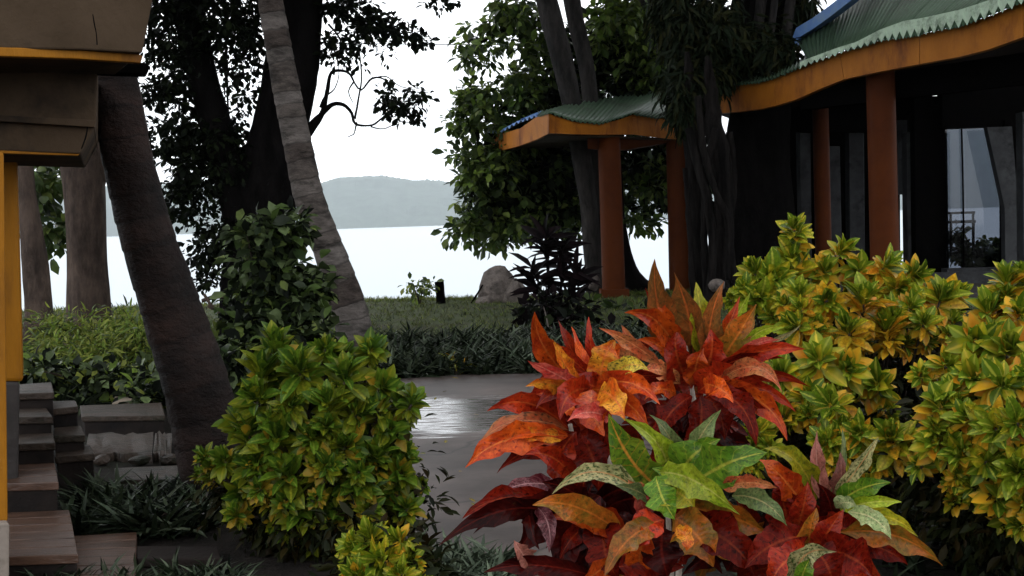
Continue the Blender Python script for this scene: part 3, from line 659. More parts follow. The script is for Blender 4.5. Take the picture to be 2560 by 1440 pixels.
st2 = thing('stairs', G(200, 1440, .1), 'second flight of low grey block steps just right of the brown steps', 'stairs')
for xl, xr, yb, yf, z, zb, mt in ((186, 345, 1336, 1460, .06, -.05, 'tread_brown'), (138, 242, 1114, 1142, .28, 0, 'concrete_wet'), (134, 216, 1068, 1090, .38, .1, 'concrete_wet'), (131, 196, 1005, 1023, .50, .2, 'concrete_wet')):
    slab(st2, 'tread', 'riser', xl, xr, yb, yf, zb, z, M_[mt], M_['riser'], 5, 6 if yf > 1300 else 1)
# the broken slab: two ragged pieces with a crack between them
s_ = thing('stone_slab', G(330, 1140, 0), 'broad broken wet stone slab with a crack near its right end beside the leaning trunk', 'stone slab')
for xa, xb in ((222, 382), (388, 430)):
    n_ = 9; tp = [G(xa + (xb - xa) * i / n_ + rng.normal() * 2, 1083 + rng.normal() * 2.2, .07) for i in range(n_ + 1)]; bt = [G(xa - 6 + (xb - xa + 6) * i / n_ + rng.normal() * 2, 1136 + rng.normal() * 4, .06) for i in range(n_ + 1)]
    mid = [a.lerp(b_, .5) + Vector((0, 0, rng.normal() * .008)) for a, b_ in zip(tp, bt)]
    V = tp + mid + bt + [p - Vector((0, 0, .13)) for p in bt]; k = n_ + 1
    part('slab_piece', (V, [(r_ * k + i, (r_ + 1) * k + i, (r_ + 1) * k + i + 1, r_ * k + i + 1) for r_ in range(3) for i in range(n_)]), M_['concrete_wet'], s_, True)
for i, (x, y) in enumerate(((255, 1150), (285, 1255), (205, 1232), (255, 1222), (350, 1150), (430, 1148), (190, 1215))):
    o = part('loose_stone', rock_geo(G(x, y, .04), .07 + .02 * (i % 3), .06, .04, 40 + i, 2), M_['concrete_wet']); tag(o, ('flat loose stone against the front of the broken slab', 'pale loose stone among the strappy leaves', 'pale loose stone just right of the second brown tread', 'small stone wedged between the leaves and the grey steps', 'loose stone between the broken slab and the smooth slab', 'loose stone at the foot of the leaning palm', 'stone lying against the brown riser')[i], 'stone')
for (xl, xr, yb, yf, z, lab) in ((200, 412, 1012, 1042, .16, 'long grey stone slab behind the leaning trunk, farthest of the wet slabs'), (286, 462, 1166, 1201, .10, 'smooth grey stone slab in front of the broken slab'), (402, 484, 1262, 1284, .08, 'small pale stone slab half hidden in strappy leaves'), (330, 560, 1368, 1396, .05, 'low brown stone edging at the foot of the yellow-green bush')):
    s_ = thing('stone_slab', G((xl + xr) / 2, yf, 0), lab, 'stone slab')
    slab(s_, 'slab_top', 'slab_body', xl, xr, yb, yf, -.08, z, M_['concrete_wet'] if xl != 330 else M_['riser'], M_['riser'], 4)
# sandy patch by the farthest slab
o = part('sand_patch', prism([G(290, 985, .12), G(345, 980, .12)], [G(280, 1010, .12), G(350, 1008, .12)], (0, 0, -.05)), M_['sand']); tag(o, kind='structure')

# ================================================================== TREES
def trunk_part(parent, pts, Y, mt, name='trunk', **kw):
    o = part(name, pix_tube(pts, Y, **kw), mt, parent, True)
    a = o.data.attributes.new('ring', 'FLOAT', 'POINT'); a.data.foreach_set('value', np.array(tube.phase, dtype=np.float32)); return o
def palm_crown(parent, c, n_=16, L=3.6, seed=1):
    """fronds: a midrib with leaflets, each frond one part"""
    rs = random.Random(seed)
    for k in range(n_):
        az = k * 2.4 + rs.uniform(-.2, .2); el = rs.uniform(-.1, 1.0)
        path = []; p = Vector(c); d = Vector((math.cos(az) * math.cos(el), math.sin(az) * math.cos(el), math.sin(el)))
        for i in range(9):
            path.append(p.copy()); p = p + d * (L / 8); d = (d + Vector((0, 0, -.16))).normalized()
        pos = []; dirs = []; sz = []
        for i in range(44):
            t = .12 + .86 * i / 44; a = t * 8; j = min(7, int(a)); q = path[j].lerp(path[j + 1], a - j); tg = (path[j + 1] - path[j]).normalized()
            side = tg.cross(Vector((0, 0, 1))).normalized()
            for s in (-1, 1):
                pos.append(tuple(q)); dirs.append(tuple(side * s + tg * .6 + Vector((0, 0, -.45 + rs.uniform(-.1, .1))))); sz.append(.75 * math.sin(math.pi * min(1, t * .8 + .15)) + .1)
        pos = np.array(pos); dirs = np.array(dirs); me = leaf_mesh('frond', T_blade, pos, frames(dirs, np.tile([0., 0, 1], (len(pos), 1))), np.array(sz), [M_['tree_mid']])
        o = link('frond', me, parent)
def foliage(parent, pos, Rm, size, mats, tpl=T_ovate, name='foliage', midx=None):
    me = leaf_mesh(name, tpl, pos, Rm, size, mats, midx); o = link(name, me, parent); o['kind'] = 'stuff'; return o

# near leaning palm
p0 = G(560, 1262); t = thing('palm_tree', p0, 'thick dark wet palm trunk leaning left in front of the house eave', 'palm tree')
trunk_part(t, [(572, 1330, 98), (552, 1250, 92), (498, 1000, 84), (434, 800, 76), (372, 600, 67), (320, 400, 61), (276, 150, 55), (250, 0, 56), (200, -400, 52), (130, -1400, 48)], 7.0, M_['palm_dark'], sides=26, rings=1, ring_amp=.038, step=.018, ring_sp=.17, wob=.05, seed=3)
palm_crown(t, P(130, -1400, 7.0), 14, 3.4, 5)
# second palm
p0 = G(895, 915); t = thing('palm_tree', p0, 'slender pale ringed palm trunk leaning left across the sea view', 'palm tree')
trunk_part(t, [(900, 935, 56), (893, 900, 52), (880, 800, 46), (850, 700, 42), (812, 600, 38.5), (775, 500, 38), (752, 400, 36), (731, 300, 35), (712, 200, 34), (676, 0, 31), (620, -400, 28), (560, -900, 26)], 14.3, M_['palm'], sides=24, rings=1, ring_amp=.05, step=.028, ring_sp=.22, wob=.03, seed=9)
palm_crown(t, P(560, -900, 14.3), 16, 3.6, 6)
# big dark forked tree
YT = 18.8
big = thing('tree', G(650, 835), 'huge black forked tree trunk with small leaved branches behind the pale palm', 'tree')
g1 = pix_tube([(655, 860, 118), (650, 800, 98), (640, 700, 86), (650, 600, 80), (662, 480, 76), (692, 350, 70), (722, 200, 66), (752, 0, 56), (790, -300, 50), (800, -700, 40)], YT, sides=22, wob=.07, seed=4, step=.15)
g2 = pix_tube([(640, 640, 60), (612, 540, 56), (570, 420, 44), (530, 280, 38), (492, 130, 38), (468, 0, 38), (430, -300, 34), (380, -700, 26)], YT - .1, sides=18, wob=.08, seed=5, step=.15)
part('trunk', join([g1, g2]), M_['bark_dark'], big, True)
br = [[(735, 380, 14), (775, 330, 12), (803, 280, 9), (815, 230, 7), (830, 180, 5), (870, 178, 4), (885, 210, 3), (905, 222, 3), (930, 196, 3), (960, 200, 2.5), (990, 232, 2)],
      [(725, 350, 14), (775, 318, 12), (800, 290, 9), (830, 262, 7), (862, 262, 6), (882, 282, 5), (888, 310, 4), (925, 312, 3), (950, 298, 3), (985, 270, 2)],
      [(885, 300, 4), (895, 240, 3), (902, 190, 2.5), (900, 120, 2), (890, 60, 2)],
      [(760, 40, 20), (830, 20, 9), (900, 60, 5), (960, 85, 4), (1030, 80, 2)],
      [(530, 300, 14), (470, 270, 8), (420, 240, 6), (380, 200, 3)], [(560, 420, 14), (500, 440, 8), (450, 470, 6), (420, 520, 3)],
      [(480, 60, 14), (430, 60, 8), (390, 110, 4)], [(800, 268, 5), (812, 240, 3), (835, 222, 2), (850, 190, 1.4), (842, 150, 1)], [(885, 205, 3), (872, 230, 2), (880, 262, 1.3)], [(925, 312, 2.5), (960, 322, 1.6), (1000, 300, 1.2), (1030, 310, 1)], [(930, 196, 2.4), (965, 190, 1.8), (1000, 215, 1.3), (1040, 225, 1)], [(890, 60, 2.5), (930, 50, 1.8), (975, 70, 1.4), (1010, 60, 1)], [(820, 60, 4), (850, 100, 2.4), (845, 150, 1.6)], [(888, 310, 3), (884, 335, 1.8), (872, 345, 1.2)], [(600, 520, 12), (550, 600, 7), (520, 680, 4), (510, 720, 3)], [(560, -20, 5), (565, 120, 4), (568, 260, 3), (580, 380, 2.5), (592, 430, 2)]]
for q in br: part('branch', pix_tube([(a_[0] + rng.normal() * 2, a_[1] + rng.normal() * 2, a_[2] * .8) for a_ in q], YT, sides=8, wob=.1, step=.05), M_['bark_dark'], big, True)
def fol_spec(parent, specs, per, leaf, mats, r=.35, tpl=T_ovate, scale=1.0, name='foliage', weights=None, flat=.75, droop=-.3):
    c = pix_ellipses(specs, scale); pos, Rm, size = clump_cloud(c, rng.uniform(.6, 1.2, len(c)) * r, per, leaf, flat=flat, droop=droop)
    mi = None
    if len(mats) > 1: mi = rng.choice(len(mats), len(pos), p=weights)
    return foliage(parent, pos, Rm, size, mats, tpl, name, mi)
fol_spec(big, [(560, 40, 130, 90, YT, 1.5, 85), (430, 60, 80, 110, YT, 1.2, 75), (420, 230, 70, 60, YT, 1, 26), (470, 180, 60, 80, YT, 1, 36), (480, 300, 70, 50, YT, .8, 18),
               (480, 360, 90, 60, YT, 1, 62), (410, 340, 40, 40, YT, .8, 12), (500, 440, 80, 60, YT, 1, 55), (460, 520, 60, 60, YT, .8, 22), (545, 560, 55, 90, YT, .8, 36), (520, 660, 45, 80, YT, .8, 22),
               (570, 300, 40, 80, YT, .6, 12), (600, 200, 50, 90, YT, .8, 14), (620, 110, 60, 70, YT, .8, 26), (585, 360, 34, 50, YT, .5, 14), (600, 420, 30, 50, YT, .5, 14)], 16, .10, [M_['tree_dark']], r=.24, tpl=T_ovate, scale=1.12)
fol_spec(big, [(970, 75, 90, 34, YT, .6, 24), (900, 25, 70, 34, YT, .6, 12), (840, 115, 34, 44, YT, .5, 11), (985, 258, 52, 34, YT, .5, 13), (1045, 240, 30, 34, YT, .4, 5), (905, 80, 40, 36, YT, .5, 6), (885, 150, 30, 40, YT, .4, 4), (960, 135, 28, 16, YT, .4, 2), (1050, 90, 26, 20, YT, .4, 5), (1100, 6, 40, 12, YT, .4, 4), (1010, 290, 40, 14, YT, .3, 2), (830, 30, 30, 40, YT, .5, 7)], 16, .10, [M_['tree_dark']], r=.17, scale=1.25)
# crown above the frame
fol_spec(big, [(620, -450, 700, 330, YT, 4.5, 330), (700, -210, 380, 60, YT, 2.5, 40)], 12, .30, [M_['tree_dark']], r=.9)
def overhead(parent, cx, cy, cz, rx, ry, rz, n_, leaf=.42):
    c = np.array([(cx + u[0] * rx, cy + u[1] * ry, cz + u[2] * rz) for u in rng.normal(size=(n_, 3)) * .5])
    pos, Rm, size = clump_cloud(c, np.full(len(c), .9), 12, leaf)
    foliage(parent, pos, Rm, size, [M_['tree_dark']])
overhead(big, -5.5, 13, 10.5, 7, 8, 1.5, 420)  # out-of-view crown extended toward the camera to darken the left foreground

# left background trunks
t = thing('tree', G(222, 800), 'thick pale brown trunk with a healed scar left of the dark leaning palm', 'tree')
g = [pix_tube([(232, 850, 66), (226, 790, 54), (219, 650, 48), (214, 500, 50), (208, 400, 54), (205, 300, 50), (190, 100, 42), (170, -300, 36)], 20, sides=18, wob=.07, seed=11, step=.2),
     pix_tube([(225, 470, 30), (248, 400, 30), (262, 330, 28), (290, 180, 24), (320, -100, 18)], 20, sides=12, wob=.07, seed=12, step=.2)]
part('trunk', join(g), M_['bark_pale'], t, True)
fol_spec(t, [(110, 450, 55, 60, 21, .8, 26), (140, 590, 40, 50, 21, .6, 11), (90, 570, 20, 20, 21, .4, 2), (150, -300, 500, 250, 21, 4, 120)], 11, .22, [M_['tree_mid']], r=.3)
t = thing('tree', G(95, 830), 'narrow grey brown trunk right beside the amber post', 'tree')
part('trunk', pix_tube([(100, 850, 42), (98, 790, 34), (92, 700, 32), (80, 600, 28), (66, 480, 22), (50, 300, 22), (20, 0, 20), (-40, -500, 18)], 18, sides=16, wob=.09, seed=14, step=.2), M_['bark_pale'], t, True)
fol_spec(t, [(-60, -400, 300, 200, 18, 3, 40)], 10, .3, [M_['tree_mid']], r=.7)

# right: almond tree with slim trunks and a broad crown down to the water
alm = thing('tree', P(1490, 762, 26.4), 'two slim dark trunks of a broad leaved tree rising behind the small pavilion', 'tree')
g = [pix_tube([(1494, 790, 30), (1490, 730, 25), (1480, 620, 23), (1472, 520, 22), (1455, 400, 24), (1432, 270, 26), (1402, 140, 27), (1366, 0, 26), (1300, -300, 22)], 26.2, sides=16, wob=.09, seed=21, step=.18),
     pix_tube([(1492, 760, 18), (1494, 600, 19), (1490, 420, 19), (1478, 260, 20), (1458, 130, 20), (1430, 0, 20), (1390, -300, 17)], 26.8, sides=14, wob=.09, seed=22, step=.18)]
part('trunk', join(g), M_['bark_grey'], alm, True)
AY = 28.3
S_mid = [(1225, 100, 60, 70, AY, .8, 15), (1165, 130, 24, 36, AY, .5, 7), (1290, 30, 70, 40, AY, 1, 26), (1335, 120, 70, 90, AY, 1, 32), (1160, 290, 36, 60, AY, .7, 14), (1185, 240, 50, 24, AY, .6, 10), (1230, 260, 60, 60, AY, 1, 24), (1300, 220, 60, 50, AY, 1, 22), (1160, 380, 26, 44, AY, .6, 6),
         (1180, 460, 40, 60, AY, .8, 18), (1165, 570, 44, 44, AY, .8, 14), (1215, 590, 56, 40, AY, .8, 17), (1300, 560, 80, 40, AY, .9, 18), (1400, 560, 60, 36, AY, .9, 12), (1260, 330, 90, 60, AY, 1, 32), (1230, 430, 80, 70, AY, 1, 34), (1610, 545, 60, 30, AY, .8, 9), (1630, 440, 60, 80, AY, 1, 16)]
S_dark = [(1300, 440, 130, 110, AY + .8, 1.4, 120), (1400, 330, 140, 130, AY + .8, 1.2, 90), (1430, 470, 110, 100, AY + .8, 1.2, 95), (1340, 540, 100, 50, AY + .6, 1, 34), (1600, 440, 90, 110, AY + 1, 1.2, 85), (1560, 200, 180, 150, AY + 1, 1.5, 180), (1420, 180, 110, 120, AY + 1, 1, 50), (1650, 90, 150, 120, AY + 1, 1.5, 90), (1740, 420, 60, 140, AY + 1, 1, 50), (1250, 520, 80, 60, AY + .6, .9, 30), (1230, 380, 60, 60, AY + .5, .9, 16)]
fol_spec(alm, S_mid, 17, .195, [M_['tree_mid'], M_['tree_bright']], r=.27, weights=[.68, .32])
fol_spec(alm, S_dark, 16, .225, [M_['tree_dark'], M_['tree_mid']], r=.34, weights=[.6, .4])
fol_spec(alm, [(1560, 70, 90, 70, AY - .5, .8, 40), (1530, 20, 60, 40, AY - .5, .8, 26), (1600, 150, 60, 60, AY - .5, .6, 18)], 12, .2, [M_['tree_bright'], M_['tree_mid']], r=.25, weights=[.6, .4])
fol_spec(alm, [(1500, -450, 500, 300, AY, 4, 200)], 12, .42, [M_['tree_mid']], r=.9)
for q in ([(1330, 240, 8), (1270, 270, 6), (1200, 270, 4), (1150, 260, 2)], [(1440, 300, 14), (1350, 300, 9), (1260, 360, 6), (1190, 450, 4), (1170, 560, 3)], [(1450, 380, 10), (1400, 440, 8), (1300, 500, 6), (1220, 560, 3)], [(1380, 60, 9), (1300, 60, 6), (1230, 90, 4), (1170, 130, 2)]):
    part('branch', pix_tube(q, AY, sides=7, wob=.06, step=.2), M_['bark_dark'], alm, True)
# large hanging pale leaves near the top of that trunk
for i, q in enumerate([((1335, -20), (1310, 120), 60), ((1380, 10), (1350, 90), 50), ((1330, 90), (1310, 170), 40)]): pass

# grey trunk rising behind the gap between the roofs
t = thing('tree', P(1700, 760, 28), 'grey trunk rising in the gap between the two green roofs', 'tree')
part('trunk', pix_tube([(1740, 780, 44), (1728, 560, 36), (1705, 330, 33), (1690, 220, 32), (1660, 110, 34), (1622, 0, 36), (1570, -250, 34)], 28.5, sides=16, wob=.08, seed=31, step=.2), M_['bark_grey'], t, True)
fol_spec(t, [(1700, -400, 300, 200, 28, 3, 70)], 10, .4, [M_['tree_dark']], r=.8)
# buttressed trunk behind the pavilion column
t = thing('tree', P(1590, 765, 27.6), 'dark trunk with a flaring root curving out behind the pavilion column', 'tree')
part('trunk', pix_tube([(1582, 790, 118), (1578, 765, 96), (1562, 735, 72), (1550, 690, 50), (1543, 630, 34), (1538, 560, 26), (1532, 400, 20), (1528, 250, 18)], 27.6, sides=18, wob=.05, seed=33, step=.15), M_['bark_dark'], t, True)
# banyan: twisted grey stems plus the black bulk under the big roof
ban = thing('banyan_tree', P(1850, 760, 23), 'massive banyan with twisted grey stems growing up between the two pavilions', 'tree')
for k_, q in enumerate([[(1756, 790, 34), (1748, 720, 24), (1742, 560, 24), (1736, 420, 26), (1730, 300, 24), (1722, 200, 14), (1718, 130, 5)],
     [(1824, 790, 28), (1806, 725, 20), (1800, 640, 15), (1810, 520, 22), (1802, 400, 26), (1784, 300, 24), (1774, 200, 14), (1768, 140, 5)],
     [(1720, 320, 10), (1748, 420, 12), (1772, 520, 11), (1782, 640, 9), (1770, 760, 12)], [(1790, 320, 10), (1768, 420, 11), (1762, 520, 9), (1760, 640, 8), (1768, 740, 8)],
     [(1824, 330, 9), (1834, 450, 9), (1826, 560, 8), (1832, 680, 9), (1846, 780, 12)], [(1745, 240, 8), (1760, 380, 9), (1790, 480, 8), (1822, 560, 9), (1826, 700, 10)], [(1712, 420, 6), (1722, 540, 6), (1730, 660, 7), (1738, 780, 9)]]):
    part('aerial_stem', pix_tube(q, (22.9, 22.5, 22.2, 22.3, 22.7, 22.1, 22.6)[k_], sides=12, wob=.2, seed=41 + k_, step=.07), M_['bark_banyan'], ban, True)
g = None

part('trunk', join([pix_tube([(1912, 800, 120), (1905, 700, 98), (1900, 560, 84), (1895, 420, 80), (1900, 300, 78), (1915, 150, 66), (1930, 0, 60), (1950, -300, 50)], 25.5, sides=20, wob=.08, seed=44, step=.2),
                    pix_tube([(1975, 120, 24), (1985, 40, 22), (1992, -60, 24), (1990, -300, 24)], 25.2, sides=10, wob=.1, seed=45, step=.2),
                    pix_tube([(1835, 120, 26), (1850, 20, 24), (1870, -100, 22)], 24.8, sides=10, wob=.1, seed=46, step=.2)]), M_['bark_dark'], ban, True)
part('aerial_stem', join([pix_tube([(1890, 100, 14), (1900, 30, 14), (1905, -60, 14)], 24.6, sides=8, wob=.12, seed=47, step=.2), pix_tube([(1965, 90, 13), (1975, 20, 13), (1985, -60, 12)], 24.6, sides=8, wob=.12, seed=48, step=.2), pix_tube([(1925, 95, 9), (1935, 20, 9), (1940, -60, 9)], 24.5, sides=8, wob=.12, seed=49, step=.2)]), M_['bark_grey'], ban, True)
overhead(ban, 4.5, 17, 11.5, 7, 8, 1.6, 420)  # out-of-view crown spread wide to darken the pavilion and right side
c = pix_ellipses([(1760, 100, 110, 110, 24, 1.0, 150), (1690, 30, 70, 80, 24, .8, 60), (1850, 130, 120, 70, 24, .7, 110), (1720, 250, 44, 60, 23, .4, 70), (1710, 200, 50, 30, 23.4, .4, 36), (1960, 140, 60, 30, 23.2, .3, 26), (1770, 190, 60, 24, 23.4, .3, 40), (2010, 30, 36, 50, 25, .4, 30), (1960, 60, 60, 40, 25.3, .4, 20)])
pos, Rm, size = clump_cloud(c, rng.uniform(.6, 1.2, len(c)) * .26, 16, .24, droop=-.9, flat=1.3)
foliage(ban, pos, Rm, size, [M_['drape']], T_lance)
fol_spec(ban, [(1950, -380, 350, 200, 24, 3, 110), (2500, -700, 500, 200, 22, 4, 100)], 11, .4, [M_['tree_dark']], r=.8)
for q in ([(1690, 300, 1.5), (1692, 340, 1.2), (1688, 372, 1)], [(1700, 280, 1.5), (1705, 330, 1.2)]): part('root_tendril', pix_tube(q, 22.8, sides=5), M_['bark_dark'], ban, True)

# overhead wire
a = P(560, 78, 24); b_ = P(1420, 92, 24); pts = [a.lerp(b_, i / 12) - Vector((0, 0, .25 * 4 * (i / 12) * (1 - i / 12))) for i in range(13)]
a2 = P(-1500, 60, 30); b2 = P(3600, 100, 30)
pts = [a2.lerp(b2, i / 40) - Vector((0, 0, .3 * 4 * (i / 40) * (1 - i / 40))) for i in range(41)]
o = part('overhead_wire', tube(pts, [.011] * len(pts), sides=6, wob=0, step=5), M_['wire']); tag(o, 'thin black wire strung across the white sky between the trees', 'wire')

# ================================================================== SHORE OBJECTS
# standing rock: faceted boulder
k = 24.5 / F
t = thing('rock', P(1255, 768, 24.5), 'upright grey boulder standing on the lawn edge with the sea behind', 'rock')
part('boulder', rock_geo(P(1252, 728, 24.5), 62 * k, .4, 66 * k, 3), M_['rock'], t)
part('boulder', rock_geo(P(1288, 740, 24.3), 36 * k, .35, 48 * k, 8), M_['rock'], t)
part('boulder', rock_geo(P(1215, 758, 24.3), 32 * k, .3, 28 * k, 12), M_['rock'], t)
part('stick', pix_tube([(1172, 768, 2.5), (1190, 740, 2.5), (1207, 712, 2)], 24.2, sides=6), M_['black'], t, True)
o = part('wooden_post', pix_tube([(1103, 775, 13), (1101, 740, 12.5), (1098, 704, 12)], 24.5, sides=8, wob=.08, seed=2, step=.1), M_['black']); tag(o, 'short black wooden post stub on the lawn edge left of the boulder', 'post')
o = part('pale_stone', rock_geo(P(1484, 706, 25.6), 17 * k, .15, 24 * k, 21, 2), M_['rock']); tag(o, 'pale stone standing at the foot of the slim dark trunk', 'stone')
o = part('pale_stone', rock_geo(P(1792, 712, 22.0), 22 * k, .15, 17 * k, 22, 2), M_['rock']); tag(o, 'pale stone lying between the banyan stems', 'stone')
o = part('pale_stone', rock_geo(P(838, 922, 9), 18 * 9 / F, .06, 12 * 9 / F, 23, 2), M_['plaster_pale']); tag(o, 'small pale stone behind the yellow-green bush by the palm foot', 'stone')
# driftwood
o = part('driftwood', join([pix_tube([(505, 752, 5), (540, 742, 6), (580, 740, 4)], 16.5, sides=7), pix_tube([(520, 765, 5), (560, 778, 5), (600, 774, 4)], 16.4, sides=7), pix_tube([(510, 735, 4), (530, 765, 4), (560, 792, 3)], 16.3, sides=7)]), M_['bark_pale'], None, True); tag(o, 'pale broken driftwood lying at the foot of the black forked tree', 'driftwood')

# ================================================================== SHRUBS AND GROUND COVER
def shrub(label, specs, per, leaf, mats, r, Y, base, tpl=T_ovate, weights=None, name='shrub', stems=5, droop=-.2, cat='shrub', npart=120):
    """leaves nearest the camera are parts of their own, the rest one mass"""
    t = thing(name, base, label, cat)
    c = pix_ellipses(specs); pos, Rm, size = clump_cloud(c, rng.uniform(.6, 1.2, len(c)) * r, per, leaf, flat=.8, droop=droop)
    mi = rng.choice(len(mats), len(pos), p=weights)
    order = np.argsort(pos[:, 1] + rng.normal(size=len(pos)) * .15); near = order[:npart]; far = order[npart:]
    V0, F0, U0 = tpl
    mm = [mesh('leaf', V0, F0, m_, True, uv=U0) for m_ in mats]
    for i in near:
        o = link('leaf', mm[mi[i]]); o.parent = t
        o.matrix_basis = Matrix.Translation(Vector(pos[i]) - Vector(base)) @ Matrix(Rm[i].tolist()).to_4x4() @ Matrix.Scale(float(size[i]), 4)
    foliage(t, pos[far], Rm[far], size[far], mats, tpl, 'foliage', mi[far])
    g = []
    for i in rng.choice(len(c), min(stems, len(c)), replace=False):
        e = Vector(c[i]); b0 = Vector(base); g.append(tube([b0, b0.lerp(e, .5) + Vector((0, 0, .08)), e], [.018, .012, .006], sides=6, step=.15))
    part('stem', join(g), M_['twig'], t, True)
    return t
shrub('dark leafy shrub with lighter top leaves growing between the two palms', [(640, 590, 50, 34, 12, .3, 16), (700, 580, 70, 40, 12, .3, 24), (745, 560, 34, 22, 12, .2, 8), (650, 660, 80, 60, 12, .4, 34), (720, 740, 90, 80, 12, .5, 56), (640, 780, 80, 70, 12, .4, 40), (780, 700, 40, 50, 12, .3, 14), (600, 850, 70, 50, 11.6, .4, 30), (760, 830, 70, 50, 11.8, .4, 26), (690, 850, 80, 40, 11.6, .4, 24), (570, 900, 70, 50, 11, .4, 26)],
      11, .125, [M_['shrub'], M_['tree_dark'], M_['tree_mid']], .16, 12, G(690, 960), weights=[.55, .2, .25], npart=280, stems=12)
shrub('feathery bright green fern bank below the pale trunk', [(210, 850, 100, 60, 14, .5, 40), (150, 830, 60, 40, 14, .5, 18), (320, 880, 60, 90, 13, .4, 36), (310, 800, 40, 26, 13.5, .3, 10), (130, 900, 60, 50, 13, .4, 20), (240, 900, 80, 50, 12.6, .4, 26)], 44, .09, [M_['fern'], M_['shrub']], .2, 13, G(230, 960), tpl=T_lance, weights=[.85, .15], name='fern_bank', npart=260, cat='fern', stems=8)
shrub('low dark broadleaf bed below the ferns behind the steps', [(130, 940, 60, 40, 11.5, .3, 18), (230, 960, 100, 40, 11.3, .3, 34), (340, 950, 70, 40, 11.2, .3, 24), (360, 990, 40, 20, 10.5, .2, 8), (90, 930, 30, 30, 11.2, .2, 8)], 12, .10, [M_['shrub'], M_['tree_dark'], M_['fern']], .14, 11, G(240, 1005), weights=[.6, .28, .12], name='broadleaf_plant', npart=200, cat='plant', stems=8)
shrub('small airy green bush against the water beside the black post stub', [(1050, 735, 34, 24, 24.4, .3, 8), (1020, 712, 10, 10, 24.4, .2, 2), (1075, 712, 12, 10, 24.4, .2, 2)], 12, .11, [M_['tree_mid'], M_['fern']], .14, 24.4, P(1050, 765, 24.4), weights=[.5, .5], npart=40, stems=6)
shrub('small yellow-green plant at the far edge of the wet path', [(1142, 920, 24, 14, 12.9, .12, 7)], 9, .13, [M_['y_lime'], M_['y_gold']], .09, 12.9, G(1142, 942), tpl=T_lance, weights=[.75, .25], npart=60, cat='plant', stems=3, name='yellow_plant')
shrub('fresh green low plant at the foot of the pavilion column', [(1500, 790, 60, 30, 21, .4, 16), (1580, 800, 80, 30, 21, .4, 20), (1460, 850, 60, 40, 18, .4, 14)], 12, .17, [M_['tree_mid'], M_['tree_dark']], .2, 21, G(1520, 830), weights=[.6, .4], npart=80, cat='plant', stems=4, name='low_plant')
shrub('dense dark shrub behind the red croton at the lawn edge', [(1360, 790, 60, 50, 19, .4, 34), (1420, 780, 60, 40, 19, .4, 22), (1340, 860, 60, 50, 17, .4, 24), (1440, 870, 90, 60, 16, .4, 34), (1560, 860, 80, 50, 16, .4, 24)], 13, .15, [M_['maroonplant'], M_['tree_dark']], .19, 19, G(1380, 880), weights=[.5, .5], npart=120, stems=5)
# plants inside and beyond the hall window
shrub('soft green bush beyond the hall window', [(2440, 650, 70, 30, 26.6, .4, 26), (2500, 630, 40, 30, 26.6, .3, 12), (2385, 600, 26, 30, 26.8, .3, 10)], 13, .17, [M_['tree_mid'], M_['tree_dark']], .22, 26.6, P(2440, 700, 26.6), weights=[.7, .3], npart=40, stems=3)

# dark upright cordyline-like plant: arching leaves on stems
cor = thing('cordyline', P(1375, 800, 20), 'black silhouetted cordyline with arching pointed leaves beside the boulder', 'plant')
stems = [[(1375, 800), (1372, 720), (1368, 640), (1362, 600)], [(1380, 800), (1400, 730), (1405, 690), (1400, 640)], [(1375, 790), (1345, 730), (1330, 690)], [(1385, 790), (1425, 740), (1440, 700)]]
part('stem', join([pix_tube([(x, y, 4) for x, y in s], 20, sides=6) for s in stems]), M_['black'], cor, True)
lv = []
for s in stems:
    for (x, y) in (s[-1], s[-2]):
        for k_ in range(15):
            an = rng.uniform(-.5, math.pi + .5); L = rng.uniform(45, 82)
            lv.append((x + rng.uniform(-6, 6), y + rng.uniform(-22, 22), math.cos(an) * L, -math.sin(an) * L * .75 - 8, rng.uniform(-.3, .3)))
mm = mesh('leaf', *T_lance[:2], M_['maroonplant'], True, uv=T_lance[2])
for x, y, dx, dy, dd in lv:
    a = P(x, y, 20); b_ = P(x + dx, y + dy, 20 + dd); d = b_ - a; o = link('leaf', mm); o.parent = cor
    Rm = frames(np.array([list(d)]), np.array([[rng.normal() * .5, -.7, .7]]))[0]
    o.matrix_basis = Matrix.Translation(a - cor.location) @ Matrix(Rm.tolist()).to_4x4() @ Matrix.Scale(d.length, 4)

# strappy bed between path and lawn
def tufts(name, label, poly_fn, n_t, blades, L, mats, weights=None, tpl=T_strap, kind='stuff', el=(.5, 1.3)):
    pos = []; ds = []; sz = []
    for _ in range(n_t):
        b0 = poly_fn()
        for k_ in range(blades):
            az = rng.uniform(0, 6.283); e = rng.uniform(*el)
            pos.append((b0.x + rng.normal() * .02, b0.y + rng.normal() * .02, b0.z)); ds.append((math.cos(az) * math.cos(e), math.sin(az) * math.cos(e), math.sin(e))); sz.append(L * rng.uniform(.6, 1.25))
    pos = np.array(pos); ds = np.array(ds); mi = rng.choice(len(mats), len(pos), p=weights)
    me = leaf_mesh(name, tpl, pos, frames(ds, np.tile([0., 0, 1], (len(pos), 1)) + rng.normal(size=ds.shape) * .2), np.array(sz), mats, mi)
    o = link(name, me); return tag(o, label, None, None, kind)
def in_quad(px0, px1, py0, py1, z=0.0):
    def f():
        while True:
            p = G(rng.uniform(px0, px1), rng.uniform(py0, py1), z)
            return p
    return f
def area(x0, x1, y0, y1):
    return lambda: (lambda x, y: Vector((x, y, ground_z(x, y) - .01)))(rng.uniform(x0, x1), rng.uniform(y0, y1))
tufts('ground_cover', 'dark strappy ground cover bed between the wet path and the lawn', area(-2.4, 4.5, 12.45, 16.2), 1100, 12, .30, [M_['strap'], M_['tree_dark'], M_['strap_light']], [.6, .25, .15])
